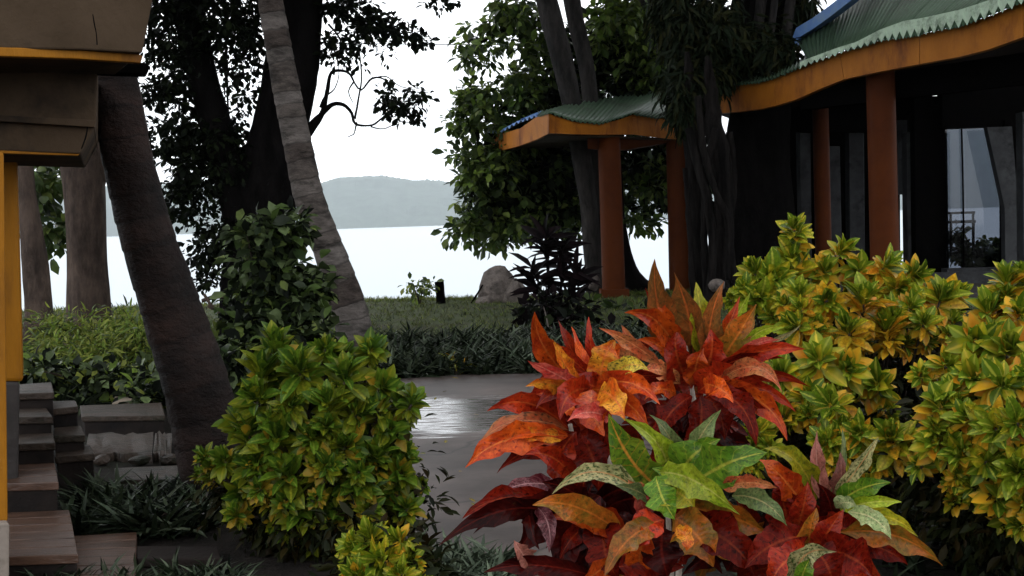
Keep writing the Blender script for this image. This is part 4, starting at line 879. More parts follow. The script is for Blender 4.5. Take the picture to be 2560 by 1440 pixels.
tufts('ground_cover', 'dark ground cover on the left of the palms', area(-6.5, -1.9, 10.8, 15.5), 520, 12, .36, [M_['strap'], M_['tree_dark'], M_['fern']], [.5, .3, .2])
tufts('grass', 'short rough grass on the lawn up to the water', area(-11, 12, 15.2, 26.6), 9000, 7, .10, [M_['grass'], M_['fern'], M_['strap']], [.6, .15, .25], T_blade)
tufts('grass', 'taller grass fringe along the bank above the water', area(-11, 12, 25.4, 26.4), 1500, 7, .13, [M_['grass'], M_['fern']], [.6, .4], T_blade)
tufts('ground_cover', 'dark strappy plants growing between the steps and the near palm', in_quad(170, 520, 1255, 1345), 85, 13, .24, [M_['strap'], M_['strap_light'], M_['tree_dark']], [.6, .12, .28])
tufts('ground_cover', 'strappy leaves in front of the brown steps', in_quad(20, 620, 1450, 1580), 130, 12, .13, [M_['strap'], M_['strap_light'], M_['tree_dark']], [.55, .2, .25])
tufts('ground_cover', 'grey green strappy leaves at the near edge of the wet path', in_quad(1040, 1260, 1405, 1540), 70, 13, .17, [M_['strap_light'], M_['strap']], [.7, .3])
tufts('ground_cover', 'dark ground cover under the yellow crotons', area(1.0, 5.5, 3.6, 10), 420, 10, .22, [M_['tree_dark'], M_['strap']], [.7, .3])

# ================================================================== YELLOW-GREEN CROTON BUSHES
def rosette(c, axis, rad, tiers=7, per=7, gold=.5, spike=1.0):
    """one croton shoot: whorls of leaves, upright and green at the tip, flat and golden lower down"""
    out = []; axis = Vector(axis).normalized(); a = axis.orthogonal().normalized(); b = axis.cross(a)
    ph = rng.uniform(0, 6.28)
    for t in range(tiers):
        f = t / (tiers - 1)
        e = R(78 - 92 * f + rng.normal() * 8)
        for k in range(per):
            ph += 2.4 + rng.normal() * .3
            if rng.random() < .13: continue
            rd = a * math.cos(ph) + b * math.sin(ph)
            ee = e + rng.normal() * .27
            d = rd * math.cos(ee) + axis * math.sin(ee)
            up = axis * math.cos(ee) - rd * math.sin(ee) + Vector(rng.normal(size=3)) * .28
            L = rad * (.62 + .45 * math.sin(math.pi * min(1, .25 + f * .75))) * rng.uniform(.62, 1.22)
            base = Vector(c) - axis * (f * rad * 1.0 * spike) + rd * .012
            u = rng.random() * .5 + f * (.62 + gold * .35)
            if f > .2 and rng.random() < (gold - .1) * 1.1: col = 2
            elif u < .45: col = 0
            elif u < .72: col = 1
            elif u < 1.12: col = 2 if rng.random() < gold else 1
            else: col = 3 if rng.random() > gold * .5 else 2
            out.append((tuple(base), tuple(d), tuple(up), L, col))
    return out
def croton_bush(label, base, ros, cols, Yc, group=None, gold=.5, npart=300, inner=None, name='croton_bush', axis_c=None, inner_n=500):
    t = thing(name, base, label, 'bush', group); b0 = Vector(base); L = []; stems = []
    ex = []
    for q in ros:
        if len(q) > 4 and q[4] > 1.2: continue
        for _ in range(2):
            an = rng.uniform(0, 6.283); d_ = q[2] * rng.uniform(.7, 1.15)
            ex.append((q[0] + math.cos(an) * d_, q[1] + abs(math.sin(an)) * d_ * .9 + q[2] * .1, q[2] * rng.uniform(.45, .8), q[3] + rng.uniform(-.05, .22), 1.0, (q[5] if len(q) > 5 else gold) + rng.uniform(-.2, .25)))
    ros = list(ros) + ex
    for q in ros:
        px, py, rp, Y = q[:4]; tall = q[4] if len(q) > 4 else 1.0; g = q[5] if len(q) > 5 else gold
        c = P(px, py - rp * .25, Y); root = b0 + Vector(((c.x - b0.x) * .35, (c.y - b0.y) * .35, 0))
        ax = Vector((c.x - b0.x, (c.y - b0.y) - .30, .30 + (c.z - b0.z) * .75)).normalized()
        ax = (ax + Vector(rng.normal(size=3)) * .26).normalized()
        L += rosette(c, ax, rp * Y / F * .88 * rng.uniform(.72, 1.18), 9 if tall > 1 else 7, 8, g, tall)
        stems.append(tube([root, root.lerp(c, .55) + Vector((0, 0, .06)), c - ax * .03], [.012, .009, .006], sides=5, step=.12))
    pos = np.array([l[0] for l in L]); ds = np.array([l[1] for l in L]); up = np.array([l[2] for l in L]); sz = np.array([l[3] for l in L]); mi = np.array([l[4] for l in L])
    Rm = frames(ds, up); tip = pos + ds * sz[:, None]
    score = tip[:, 1] - tip[:, 2] * .2 - sz * 1.5; order = np.argsort(score); near = order[:npart]; far = order[npart:]
    mm = [[mesh('leaf', tp[0], tp[1], M_[cn], True, uv=tp[2]) for tp in T_croton] for cn in cols]
    for i in near:
        o = link('leaf', mm[mi[i]][int(rng.integers(4))]); o.parent = t
        o.matrix_basis = Matrix.Translation(Vector(pos[i]) - b0) @ Matrix(Rm[i].tolist()).to_4x4() @ Matrix.Scale(float(sz[i]), 4)
    ch = rng.integers(0, 4, len(far))
    for k in range(4):
        pass
    if len(far):
        foliage(t, pos[far], Rm[far], sz[far], [M_[c] for c in cols], T_croton[1], 'leaf_mass', mi[far])
    # inner leaves, with the shade inside the bush put into their colour
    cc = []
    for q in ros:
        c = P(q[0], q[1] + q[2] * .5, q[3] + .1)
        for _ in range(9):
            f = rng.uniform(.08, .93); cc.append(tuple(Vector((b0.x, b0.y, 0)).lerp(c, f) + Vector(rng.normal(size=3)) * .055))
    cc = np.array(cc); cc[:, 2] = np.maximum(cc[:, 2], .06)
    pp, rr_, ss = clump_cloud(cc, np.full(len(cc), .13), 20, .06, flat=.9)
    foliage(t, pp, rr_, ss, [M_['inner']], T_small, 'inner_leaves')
    part('stem', join(stems), M_['twig'], t, True)
    return t
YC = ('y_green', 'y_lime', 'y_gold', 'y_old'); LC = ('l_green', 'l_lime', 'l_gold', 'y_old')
grp = 'yellow green croton bushes on the right'
croton_bush('tallest yellow-green croton bush with a leafy spike in front of the banyan', G(2050, 1080), [(1985, 585, 66, 6.9, 2.2, .3), (1982, 668, 80, 6.95, 2.2, .35), (1885, 690, 55, 6.9, 1, .05), (1930, 712, 62, 6.8, 1, .1), (2108, 640, 62, 7.0, 1, .6), (2060, 690, 60, 7.0, 1, .4), (2215, 680, 72, 6.9, 1, .8), (2290, 700, 56, 7.0, 1, .5), (2150, 690, 60, 7.0, 1, .7), (1900, 760, 66, 6.7, 1, .15), (1860, 735, 50, 6.7, 1, .1), (2250, 740, 66, 6.8, 1, .6)], YC, 7, grp)
croton_bush('golden yellow croton bush in the middle of the right hand bushes', G(2180, 1150), [(2160, 770, 84, 6.3, 1, .95), (2065, 770, 76, 6.3, 1, .7), (2120, 840, 66, 6.2, 1, .95), (2040, 830, 56, 6.25, 1, .8), (2215, 830, 60, 6.3, 1, .9), (2355, 760, 66, 6.4, 1, .6), (2310, 820, 60, 6.3, 1, .5), (1985, 830, 56, 6.2, 1, .6), (2000, 750, 50, 6.4, 1, .3), (2400, 740, 44, 6.5, 1, .6), (2280, 780, 60, 6.4, 1, .5)], YC, 6.3, grp)
croton_bush('olive croton bush directly behind the red crotons on the right', G(2120, 1260), [(2045, 915, 66, 5.4, 1, .5), (2118, 940, 70, 5.4, 1, .6), (2020, 1000, 66, 5.3, 1, .4), (2190, 975, 60, 5.5, 1, .4), (2075, 1030, 66, 5.2, 1, .5), (1955, 950, 56, 5.4, 1, .3), (1940, 1040, 56, 5.3, 1, .2), (2150, 1100, 66, 5.1, 1, .5), (2230, 1110, 70, 5.0, 1, .5), (2300, 1090, 60, 5.1, 1, .6), (2060, 1120, 50, 5.1, 1, .5), (1880, 1100, 50, 5.2, 1, .1), (2200, 1170, 50, 5.1, 1, .7), (1850, 1160, 44, 5.1, 1, .1), (1900, 880, 50, 5.5, 1, .6)], YC, 5.3, grp)
croton_bush('bright lime and gold croton bush at the right edge', Vector((2.35, 5.7, 0)), [(2515, 715, 72, 5.2, 1.6, .4), (2560, 700, 60, 5.2, 1, .4), (2470, 790, 60, 5.2, 1, .95), (2550, 800, 76, 5.0, 1, .6), (2440, 870, 76, 4.9, 1, .4), (2520, 890, 76, 4.8, 1, .6), (2370, 925, 70, 4.9, 1, .5), (2435, 960, 70, 4.7, 1, .6), (2505, 980, 80, 4.6, 1, .5), (2560, 960, 70, 4.6, 1, .5), (2350, 1030, 70, 4.7, 1, .4), (2420, 1060, 74, 4.6, 1, .4), (2490, 1090, 76, 4.5, 1, .5), (2550, 1080, 76, 4.4, 1, .4), (2340, 1120, 60, 4.7, 1, .5), (2400, 1150, 66, 4.6, 1, .7), (2470, 1180, 70, 4.5, 1, .3), (2545, 1190, 70, 4.4, 1, .3), (2500, 1260, 60, 4.5, 1, .5), (2570, 1270, 60, 4.4, 1, .6), (2400, 1210, 50, 4.7, 1, .7), (2640, 900, 80, 4.6), (2640, 1050, 80, 4.4), (2640, 1200, 80, 4.3)], YC, 4.8, grp)
def dome(px, py):
    d = min(1, math.hypot((px - 780) / 310, (py - 1090) / 290)); return 6.0 - .5 * math.sqrt(1 - d * d * .95)
ros = [(690, 880, 66), (810, 890, 60), (930, 890, 60), (655, 940, 62), (745, 940, 72), (860, 950, 66), (960, 985, 66), (1000, 1010, 56), (640, 1010, 66), (730, 1030, 74), (820, 1020, 70), (900, 1050, 76), (975, 1090, 66), (620, 1090, 62), (690, 1110, 74), (780, 1110, 76), (860, 1130, 74), (940, 1160, 72), (1010, 1160, 52), (560, 1165, 60), (510, 1150, 40), (640, 1180, 64), (720, 1200, 74), (810, 1200, 74), (890, 1220, 70), (980, 1225, 62), (600, 1240, 50), (670, 1260, 60), (750, 1285, 66), (840, 1285, 60), (930, 1270, 56), (1020, 1215, 46), (720, 1330, 50), (790, 1340, 50)]
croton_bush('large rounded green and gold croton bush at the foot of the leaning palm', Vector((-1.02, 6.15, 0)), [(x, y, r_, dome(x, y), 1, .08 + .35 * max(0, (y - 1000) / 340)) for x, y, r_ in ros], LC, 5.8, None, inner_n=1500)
croton_bush('small croton bush at the bottom of the picture next to the path', Vector((-.52, 5.15, 0)), [(925, 1355, 52, 5.0), (990, 1365, 54, 4.95), (890, 1400, 50, 5.0), (1025, 1410, 46, 4.9), (950, 1420, 60, 4.8), (1000, 1450, 60, 4.75), (890, 1460, 54, 4.8), (1050, 1470, 40, 4.8)], YC, 4.9, None, gold=.25)

# ================================================================== RED, ORANGE AND GREEN CROTONS IN FRONT
YF = 3.3
def big_leaf(parent, base, tip, ctrl, w, mt, Yb, Yt, tilt=0.0, fold=.35, wave=.13, seg=16, seed=0):
    """a broad croton leaf along an arching rib; the blade is folded along the rib with wavy edges"""
    a = P(*base, Yb); t = P(*tip, Yt); c = P(*ctrl, (Yb + Yt) / 2 - .03); wd = w * .94 * (Yb + Yt) / 2 / F / 2
    L = (a - c).length + (c - t).length
    V = []; U = []; Fc = []; rs = random.Random(seed); ph = rs.uniform(0, 6); ph2 = rs.uniform(0, 6); tw = rs.uniform(-.8, .8); fold = fold * rs.uniform(.7, 1.7); curl = rs.uniform(.15, .95); wf = rs.uniform(11, 17)
    cols = [-1, -.55, 0, .55, 1]
    for i in range(seg + 1):
        v = i / seg; p = a * (1 - v) ** 2 + c * 2 * v * (1 - v) + t * v * v
        tg = ((c - a) * (1 - v) + (t - c) * v).normalized()
        view = (CAM - p).normalized(); side = tg.cross(view).normalized()
        an = tilt + tw * (v - .4); side = (side * math.cos(an) + tg.cross(side) * math.sin(an)).normalized(); nm = side.cross(tg).normalized()
        # profile: narrow stalk, widest at 0.55, pointed tip
        k = max(.05, math.sin(math.pi * min(1, v ** .8 * .97 + .02)) ** .75) if v < .98 else .03
        if v < .12: k *= .35 + v * 5
        if v > .62: k *= (1 - (v - .62) / .40) ** .42
        k *= 1 + .13 * math.sin(v * 17 + ph) + .06 * math.sin(v * 37 + ph2)
        for cidx, u in enumerate(cols):
            kk = k * (1 + (.09 * math.sin(v * 21 + ph2 + (2 if u < 0 else 0)) if abs(u) == 1 else 0))
            off = nm * (abs(u) * fold * wd * k + (wave * wd * 2.2 * math.sin(v * wf + ph + (1.7 if u < 0 else 0)) * (u * u) * min(1, v * 3) * (1 - v) ** .3))
            V.append(p + side * (u * wd * kk) + off - nm * (curl * wd * 2 * max(0, v - .55) ** 1.5)); U.append(((u + 1) / 2, v))
    for i in range(seg):
        for j in range(4):
            q = i * 5 + j; Fc.append((q, q + 1, q + 6, q + 5))
    return link('leaf', mesh('leaf', V, Fc, mt, True, uv=U), parent)

left_cr = thing('croton_plant', G(1430, 1800), 'orange and red leaved croton with maroon lower leaves beside the path', 'plant')
top_cr = thing('croton_plant', G(1720, 1780), 'tall bronze and red croton rising behind the green leaved shoot', 'plant')
mid_cr = thing('croton_plant', G(1690, 1900), 'broad green leaved croton shoot with yellow veins in the middle of the red leaves', 'plant')
rt_cr = thing('croton_plant', G(2070, 1900), 'low red croton with dusky pink, cream and lime leaves on the right', 'plant')
LV = [
 # plant, base, tip, ctrl, width, colour, Ybase, Ytip, tilt
 (left_cr, (1450, 965), (1337, 786), (1338, 880), 70, 'orange', 3.3, 3.1, .1),
 (left_cr, (1452, 968), (1385, 850), (1400, 900), 40, 'oryel', 3.27, 3.15, .4),
 (left_cr, (1455, 975), (1324, 910), (1385, 925), 50, 'pink', 3.25, 3.05, -.2),
 (left_cr, (1450, 990), (1320, 968), (1375, 935), 46, 'oryel', 3.2, 3.0, -.5),
 (left_cr, (1480, 965), (1430, 815), (1450, 890), 40, 'orange', 3.35, 3.4, .9),
 (left_cr, (1650, 910), (1501, 821), (1580, 850), 38, 'salmon', 3.3, 3.15, -.3),
 (left_cr, (1500, 960), (1540, 850), (1500, 890), 84, 'oryel', 3.3, 3.3, .2),
 (left_cr, (1560, 970), (1557, 812), (1590, 880), 60, 'salmon', 3.35, 3.3, .2),
 (left_cr, (1520, 960), (1622, 925), (1560, 885), 56, 'yellow', 3.2, 3.05, .1),
 (left_cr, (1490, 968), (1650, 1010), (1580, 925), 66, 'orange', 3.2, 3.0, .1),
 (left_cr, (1480, 972), (1622, 1080), (1570, 975), 70, 'orange', 3.15, 2.95, .3),
 (left_cr, (1475, 972), (1400, 1045), (1410, 965), 80, 'orange', 3.15, 3.0, -.3),
 (left_cr, (1480, 975), (1510, 1090), (1470, 1030), 90, 'orange', 3.12, 3.0, .0),
 (left_cr, (1500, 975), (1560, 1050), (1550, 990), 80, 'oryel', 3.1, 2.95, .2),
 (left_cr, (1530, 1050), (1418, 1052), (1470, 1010), 44, 'pink', 3.05, 2.95, .2),
 (left_cr, (1470, 960), (1610, 870), (1540, 870), 60, 'orange', 3.35, 3.4, -.2),
 (left_cr, (1420, 1070), (1222, 1028), (1315, 965), 66, 'red', 3.2, 3.0, -.2),
 (left_cr, (1420, 1075), (1188, 1104), (1290, 1015), 46, 'salmon', 3.15, 2.95, .5),
 (left_cr, (1420, 1090), (1168, 1168), (1240, 1070), 80, 'orange', 3.1, 2.9, -.1),
 (left_cr, (1415, 1095), (1262, 1082), (1330, 1085), 40, 'oryel', 3.1, 3.0, .2),
 (left_cr, (1430, 1190), (1314, 1134), (1380, 1120), 60, 'red', 3.1, 2.95, .1),
 (left_cr, (1440, 1080), (1400, 1215), (1370, 1150), 70, 'red', 3.15, 3.05, 0),
 (left_cr, (1450, 1080), (1500, 1230), (1490, 1140), 100, 'deepred', 3.2, 3.1, .2),
 (left_cr, (1450, 1070), (1590, 1150), (1540, 1080), 90, 'deepred', 3.2, 3.1, .2),
 (left_cr, (1440, 1060), (1500, 1075), (1490, 1040), 80, 'red', 3.15, 3.05, .2),
 (left_cr, (1410, 1222), (1246, 1232), (1320, 1190), 44, 'maroonpink', 3.0, 2.85, .2),
 (left_cr, (1400, 1270), (1156, 1296), (1255, 1205), 60, 'deepred', 2.95, 2.75, .3),
 (left_cr, (1420, 1290), (1098, 1362), (1260, 1225), 66, 'maroon', 2.9, 2.7, -.3),
 (left_cr, (1340, 1265), (1372, 1382), (1385, 1300), 50, 'maroonpink', 2.85, 2.75, .2),
 (left_cr, (1320, 1270), (1344, 1376), (1325, 1320), 36, 'maroon', 2.85, 2.75, .6),
 (left_cr, (1450, 1240), (1290, 1400), (1340, 1280), 100, 'maroon', 2.95, 2.8, -.1),
 (left_cr, (1470, 1230), (1480, 1440), (1450, 1330), 130, 'maroon', 2.95, 2.8, .1),
 (left_cr, (1500, 1240), (1400, 1450), (1400, 1340), 110, 'maroon', 2.9, 2.8, 0),
 (left_cr, (1560, 1340), (1333, 1262), (1440, 1235), 80, 'olive', 2.85, 2.75, -.3),
 (left_cr, (1570, 1330), (1370, 1285), (1470, 1290), 80, 'orange', 2.87, 2.8, .3),
 (left_cr, (1480, 1440), (1210, 1430), (1330, 1390), 60, 'maroon', 2.75, 2.65, -.2),
 (left_cr, (1330, 1400), (1290, 1350), (1300, 1390), 50, 'dusky', 2.7, 2.65, .1),
 (left_cr, (1510, 1300), (1540, 1450), (1500, 1380), 100, 'deepred', 2.85, 2.75, .2),
 # upper right plant
 (top_cr, (1725, 930), (1645, 655), (1620, 800), 92, 'brown', 3.5, 3.3, .3),
 (top_cr, (1730, 920), (1680, 690), (1745, 800), 96, 'brown', 3.55, 3.4, -.3),
 (top_cr, (1715, 930), (1655, 730), (1650, 840), 66, 'orange', 3.45, 3.35, .7),
 (top_cr, (1700, 900), (1568, 783), (1650, 765), 60, 'red', 3.4, 3.2, .1),
 (top_cr, (1755, 900), (1741, 705), (1760, 800), 64, 'ylime', 3.5, 3.45, .3),
 (top_cr, (1770, 930), (1809, 705), (1760, 810), 60, 'brown', 3.5, 3.4, .3),
 (top_cr, (1790, 900), (1878, 732), (1830, 800), 56, 'lime', 3.55, 3.5, .2),
 (top_cr, (1770, 940), (1890, 760), (1830, 870), 90, 'olive', 3.45, 3.35, .2),
 (top_cr, (1800, 880), (1880, 770), (1850, 830), 60, 'brown', 3.5, 3.45, -.4),
 (top_cr, (1845, 880), (1960, 822), (1900, 805), 34, 'lime', 3.4, 3.3, .5),
 (top_cr, (1870, 870), (2002, 814), (1960, 850), 16, 'cream', 3.35, 3.25, .2),
 (top_cr, (1790, 930), (2012, 872), (1890, 860), 56, 'red', 3.35, 3.15, .3),
 (top_cr, (1840, 905), (1950, 852), (1890, 840), 34, 'pink', 3.3, 3.2, .3),
 (top_cr, (1800, 950), (1956, 980), (1900, 870), 46, 'salmon', 3.25, 3.05, .1),
 (top_cr, (1800, 960), (2022, 972), (1920, 900), 40, 'red', 3.3, 3.1, .4),
 (top_cr, (1770, 970), (1964, 1098), (1930, 970), 66, 'red', 3.25, 3.05, .2),
 (top_cr, (1770, 975), (1893, 1112), (1870, 985), 66, 'deepred', 3.2, 3.05, -.2),
 (top_cr, (1760, 960), (1830, 1000), (1800, 960), 60, 'orange', 3.2, 3.05, .2),
 (top_cr, (1740, 960), (1780, 830), (1790, 900), 100, 'red', 3.4, 3.3, .1),
 (top_cr, (1730, 970), (1690, 830), (1680, 900), 90, 'red', 3.4, 3.3, .3),
 (top_cr, (1745, 980), (1870, 930), (1810, 920), 90, 'red', 3.3, 3.2, .1),
 (top_cr, (1730, 990), (1640, 1130), (1650, 1030), 70, 'deepred', 3.3, 3.2, .4),
 (top_cr, (1750, 990), (1700, 1150), (1770, 1080), 84, 'deepred', 3.25, 3.15, -.2),
 (top_cr, (1760, 990), (1810, 1100), (1810, 1020), 80, 'deepred', 3.3, 3.2, -.1),
 (top_cr, (1700, 960), (1600, 940), (1640, 900), 50, 'salmon', 3.35, 3.3, .2),
 (top_cr, (1690, 990), (1610, 1000), (1650, 950), 44, 'orange', 3.3, 3.2, .2),
 (top_cr, (1740, 960), (1760, 870), (1730, 910), 70, 'orange', 3.35, 3.3, .3),
 # green shoot
 (mid_cr, (1655, 1225), (1528, 1042), (1560, 1160), 112, 'greenor', 2.9, 2.75, -.1),
 (mid_cr, (1665, 1215), (1560, 1045), (1690, 1110), 60, 'lime', 2.95, 2.8, .5),
 (mid_cr, (1700, 1190), (1628, 1032), (1690, 1090), 44, 'dull', 3.0, 2.95, .2),
 (mid_cr, (1690, 1230), (1804, 1025), (1740, 1080), 60, 'dull', 3.0, 2.95, .2),
 (mid_cr, (1680, 1235), (1800, 1095), (1700, 1140), 110, 'green', 2.92, 2.85, .1),
 (mid_cr, (1690, 1240), (1912, 1128), (1800, 1150), 120, 'green', 2.88, 2.75, -.1),
 (mid_cr, (1650, 1215), (1630, 1175), (1700, 1180), 60, 'green', 2.8, 2.75, .1),
 (mid_cr, (1650, 1180), (1842, 1292), (1750, 1180), 80, 'lime', 2.75, 2.6, .3),
 (mid_cr, (1660, 1230), (1740, 1270), (1700, 1220), 110, 'ylime', 2.78, 2.7, -.2),
 (mid_cr, (1640, 1190), (1690, 1300), (1650, 1250), 80, 'green', 2.75, 2.7, .2),
 (mid_cr, (1610, 1240), (1383, 1236), (1480, 1120), 52, 'cream', 2.8, 2.65, .2),
 (mid_cr, (1650, 1260), (1570, 1200), (1600, 1235), 50, 'salmon', 2.8, 2.75, .2),
 (mid_cr, (1640, 1260), (1540, 1215), (1590, 1215), 40, 'dull', 2.78, 2.7, .2),
 (mid_cr, (1800, 1220), (1942, 1222), (1880, 1192), 46, 'salmon', 2.8, 2.7, .1),
 (mid_cr, (1830, 1240), (1970, 1314), (1910, 1230), 56, 'dull', 2.75, 2.65, .1),
 (mid_cr, (1700, 1270), (1920, 1340), (1820, 1270), 100, 'olive', 2.8, 2.7, .2),
 (mid_cr, (1680, 1290), (1780, 1420), (1760, 1330), 110, 'olive', 2.75, 2.65, .1),
 (mid_cr, (1690, 1300), (1890, 1440), (1840, 1330), 110, 'deepred', 2.75, 2.65, -.1),
 (mid_cr, (1660, 1300), (1560, 1390), (1590, 1310), 80, 'orange', 2.72, 2.65, .2),
 (mid_cr, (1660, 1320), (1680, 1450), (1640, 1390), 110, 'maroon', 2.75, 2.68, .1),
 (mid_cr, (1690, 1320), (1715, 1380), (1730, 1340), 44, 'oryel', 2.65, 2.6, .1),
 (mid_cr, (1640, 1310), (1510, 1440), (1560, 1330), 70, 'olive', 2.7, 2.6, .2),
 (mid_cr, (1620, 1290), (1610, 1220), (1590, 1250), 50, 'pink', 2.78, 2.75, .3),
 # right plant
 (rt_cr, (2040, 1250), (1914, 1116), (2010, 1130), 60, 'ylime', 2.95, 2.85, .2),
 (rt_cr, (2030, 1290), (1907, 1146), (1960, 1190), 70, 'red', 2.9, 2.8, .1),
 (rt_cr, (1985, 1350), (2022, 1205), (2010, 1270), 70, 'red', 2.8, 2.75, .1),
 (rt_cr, (1980, 1340), (1950, 1200), (1960, 1280), 100, 'deepred', 2.9, 2.85, .1),
 (rt_cr, (2070, 1270), (2046, 1077), (2030, 1180), 46, 'dusky', 2.95, 2.9, .3),
 (rt_cr, (2090, 1270), (2100, 1130), (2110, 1210), 50, 'dusky', 2.93, 2.9, -.3),
 (rt_cr, (2080, 1250), (2196, 1093), (2150, 1170), 44, 'cream', 2.92, 2.8, .3),
 (rt_cr, (2080, 1250), (2110, 1070), (2110, 1160), 26, 'dull', 2.97, 2.95, .3),
 (rt_cr, (2080, 1270), (2228, 1208), (2150, 1205), 60, 'green', 2.85, 2.75, .2),
 (rt_cr, (2100, 1275), (2256, 1256), (2180, 1245), 40, 'lime', 2.8, 2.72, .2),
 (rt_cr, (2090, 1270), (2145, 1272), (2110, 1240), 40, 'pale', 2.78, 2.72, .2),
 (rt_cr, (2120, 1280), (2232, 1350), (2195, 1280), 50, 'pale', 2.72, 2.64, .1),
 (rt_cr, (2130, 1290), (2292, 1345), (2240, 1270), 44, 'ylime', 2.75, 2.65, .2),
 (rt_cr, (2100, 1330), (2352, 1418), (2270, 1310), 70, 'olive', 2.75, 2.6, .2),
 (rt_cr, (2080, 1360), (2275, 1412), (2180, 1340), 80, 'deepred', 2.78, 2.7, .1),
 (rt_cr, (2060, 1320), (2200, 1370), (2140, 1310), 90, 'deepred', 2.82, 2.75, -.1),
 (rt_cr, (2040, 1400), (2112, 1275), (2060, 1330), 74, 'red', 2.72, 2.68, .1),
 (rt_cr, (2030, 1400), (2045, 1270), (2010, 1330), 66, 'olive', 2.75, 2.72, .2),
 (rt_cr, (2050, 1370), (2190, 1440), (2130, 1380), 110, 'deepred', 2.7, 2.62, .1),
 (rt_cr, (1985, 1470), (2092, 1386), (1990, 1345), 62, 'cream', 2.55, 2.5, .2),
 (rt_cr, (2000, 1480), (2030, 1395), (2000, 1430), 60, 'green', 2.54, 2.5, .2),
 (rt_cr, (2020, 1340), (1860, 1420), (1930, 1340), 100, 'deepred', 2.72, 2.64, .1),
 (rt_cr, (2020, 1380), (1920, 1470), (1950, 1390), 90, 'red', 2.65, 2.6, .1),
 (rt_cr, (2040, 1380), (2080, 1470), (2080, 1410), 100, 'deepred', 2.66, 2.6, .1),
]
LV += [
 (left_cr, (1470, 950), (1400, 800), (1420, 870), 34, 'red', 3.4, 3.35, .4), (left_cr, (1500, 940), (1470, 790), (1470, 860), 30, 'orange', 3.4, 3.4, -.6), (left_cr, (1510, 950), (1655, 850), (1590, 850), 40, 'red', 3.4, 3.4, .3),
 (left_cr, (1490, 960), (1345, 870), (1410, 860), 36, 'red', 3.35, 3.25, .2), (left_cr, (1500, 980), (1660, 945), (1590, 925), 46, 'deepred', 3.25, 3.2, .4), (left_cr, (1460, 985), (1340, 1020), (1380, 960), 40, 'red', 3.2, 3.05, .3),
 (left_cr, (1430, 1060), (1250, 1000), (1340, 985), 36, 'deepred', 3.25, 3.15, .3), (left_cr, (1420, 1085), (1205, 1130), (1310, 1060), 34, 'red', 3.12, 2.95, .4), (left_cr, (1425, 1110), (1240, 1180), (1320, 1100), 46, 'deepred', 3.15, 3.0, .1),
 (top_cr, (1730, 930), (1615, 720), (1650, 830), 40, 'deepred', 3.55, 3.45, .3), (top_cr, (1760, 920), (1850, 740), (1820, 830), 40, 'orange', 3.5, 3.45, .2), (top_cr, (1770, 940), (1960, 900), (1860, 870), 40, 'deepred', 3.35, 3.2, .5),
 (top_cr, (1780, 970), (1990, 1030), (1910, 940), 44, 'red', 3.25, 3.1, .2), (top_cr, (1770, 985), (1930, 1060), (1860, 970), 54, 'deepred', 3.22, 3.1, .2), (top_cr, (1720, 940), (1590, 850), (1650, 840), 36, 'orange', 3.42, 3.35, .2),
 (rt_cr, (2060, 1300), (1930, 1230), (1990, 1230), 44, 'deepred', 2.9, 2.85, .2), (rt_cr, (2090, 1310), (2250, 1370), (2180, 1290), 50, 'red', 2.85, 2.75, .3), (rt_cr, (2070, 1290), (2120, 1180), (2120, 1250), 40, 'red', 2.92, 2.88, .3),
 (left_cr, (1450, 1260), (1180, 1330), (1310, 1240), 50, 'maroon', 2.93, 2.8, .4), (left_cr, (1520, 1300), (1400, 1400), (1430, 1310), 60, 'deepred', 2.9, 2.8, .2), (mid_cr, (1700, 1290), (1850, 1360), (1790, 1290), 50, 'orange', 2.85, 2.78, .4)]
for i, (pl, b0, t0, c0_, w, mt, yb, yt, tl) in enumerate(LV):
    if i % 6 == 5 and mt in ('orange', 'red'): mt = {'orange': 'red', 'red': 'orange'}[mt]
    big_leaf(pl, b0, t0, c0_, w, O[mt], yb, yt, tl, seed=i)
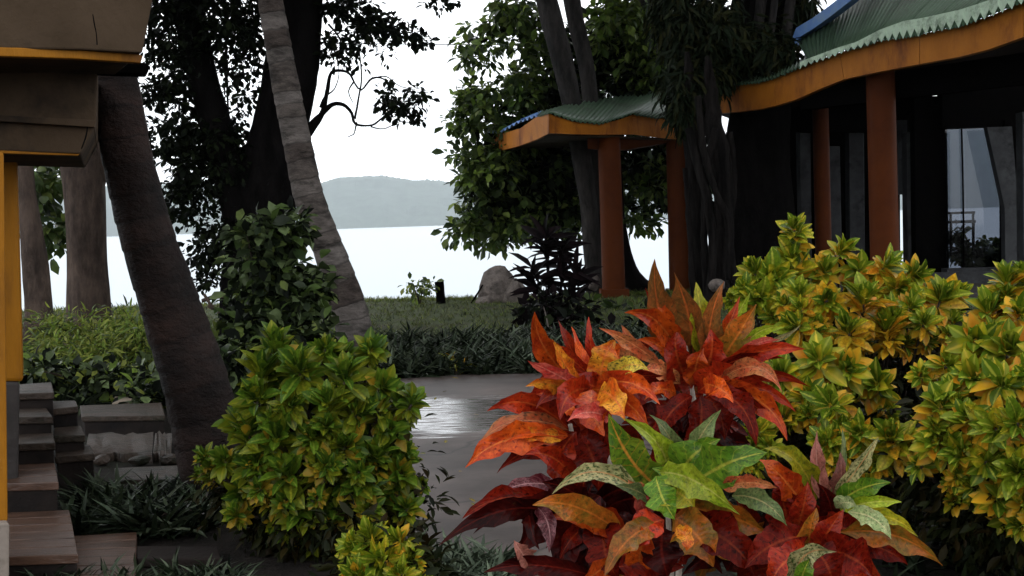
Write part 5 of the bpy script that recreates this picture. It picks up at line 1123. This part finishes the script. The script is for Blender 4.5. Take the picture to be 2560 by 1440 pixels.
# darker leaves filling the insides of the plants
fills = [(left_cr, 1480, 985, 90, 60, 3.4, ['orange', 'red', 'red'], 14), (left_cr, 1440, 1100, 80, 80, 3.35, ['deepred', 'deepred', 'red'], 16), (left_cr, 1450, 1300, 120, 110, 3.0, ['maroon', 'deepred', 'maroon'], 26),
         (top_cr, 1740, 950, 70, 90, 3.6, ['red', 'deepred', 'brown'], 20), (top_cr, 1730, 1080, 90, 80, 3.4, ['deepred', 'maroon'], 18), (mid_cr, 1690, 1330, 120, 110, 2.95, ['deepred', 'maroon', 'olive'], 30),
         (rt_cr, 2040, 1370, 120, 90, 2.95, ['deepred', 'maroon', 'deepred', 'red'], 26), (mid_cr, 1850, 1380, 100, 70, 2.9, ['deepred', 'olive', 'maroon'], 16), (left_cr, 1560, 1400, 100, 60, 2.85, ['deepred', 'orange', 'maroon'], 14)]
rs = random.Random(3)
for pl, cx, cy, rx, ry, Y, cl, n_ in fills:
    for k in range(n_):
        bx = cx + rs.gauss(0, rx * .3); by = cy + rs.gauss(0, ry * .3); an = rs.uniform(0, 6.283); L = rs.uniform(100, 170)
        tx = bx + math.cos(an) * L; ty = by + math.sin(an) * L * .8 + 10
        Y_ = Y + rs.uniform(-.1, .2)
        big_leaf(pl, (bx, by), (tx, ty), ((bx + tx) / 2 + rs.uniform(-15, 15), (by + ty) / 2 - rs.uniform(10, 45)), rs.uniform(55, 85), O[rs.choice(cl)], Y_, Y_ - rs.uniform(-.1, .15), rs.uniform(-.8, .8), seed=1000 + k + int(cx), seg=8)
for pl, q, Y in ((top_cr, [(1655, 1820), (1700, 1400), (1735, 1080), (1728, 960), (1712, 850)], 3.45), (left_cr, [(1480, 1820), (1470, 1400), (1440, 1150), (1425, 1060)], 3.2), (left_cr, [(1500, 1820), (1540, 1300), (1500, 1080), (1470, 965)], 3.3),
                (top_cr, [(1700, 1820), (1760, 1300), (1762, 1080), (1765, 960)], 3.4), (mid_cr, [(1690, 1900), (1680, 1500), (1670, 1290), (1665, 1215)], 2.85), (rt_cr, [(2060, 1900), (2060, 1500), (2070, 1350), (2085, 1250)], 2.9), (left_cr, [(1500, 1900), (1510, 1500), (1450, 1290), (1420, 1240)], 2.95)):
    part('stem', pix_tube([(x, y, 9 - 1.1 * i) for i, (x, y) in enumerate(q)], Y, sides=9, rings=1, ring_amp=.12, ring_sp=.018, wob=.05, step=.008), M_['stem'], pl, True)

# ================================================================== AIR
m, n, b = newmat('haze'); n.nodes.remove(b); vp = N(n, 'ShaderNodeVolumePrincipled', Density=.000066); vp.inputs['Color'].default_value = (.86, .94, 1, 1)
n.links.new(vp.outputs[0], [x for x in n.nodes if x.type == 'OUTPUT_MATERIAL'][0].inputs['Volume'])
hb = part('haze', box((0, 5400, 418), (22800, 10950, 843)), m); hb.location = (0, 0, 0); tag(hb, kind='stuff')
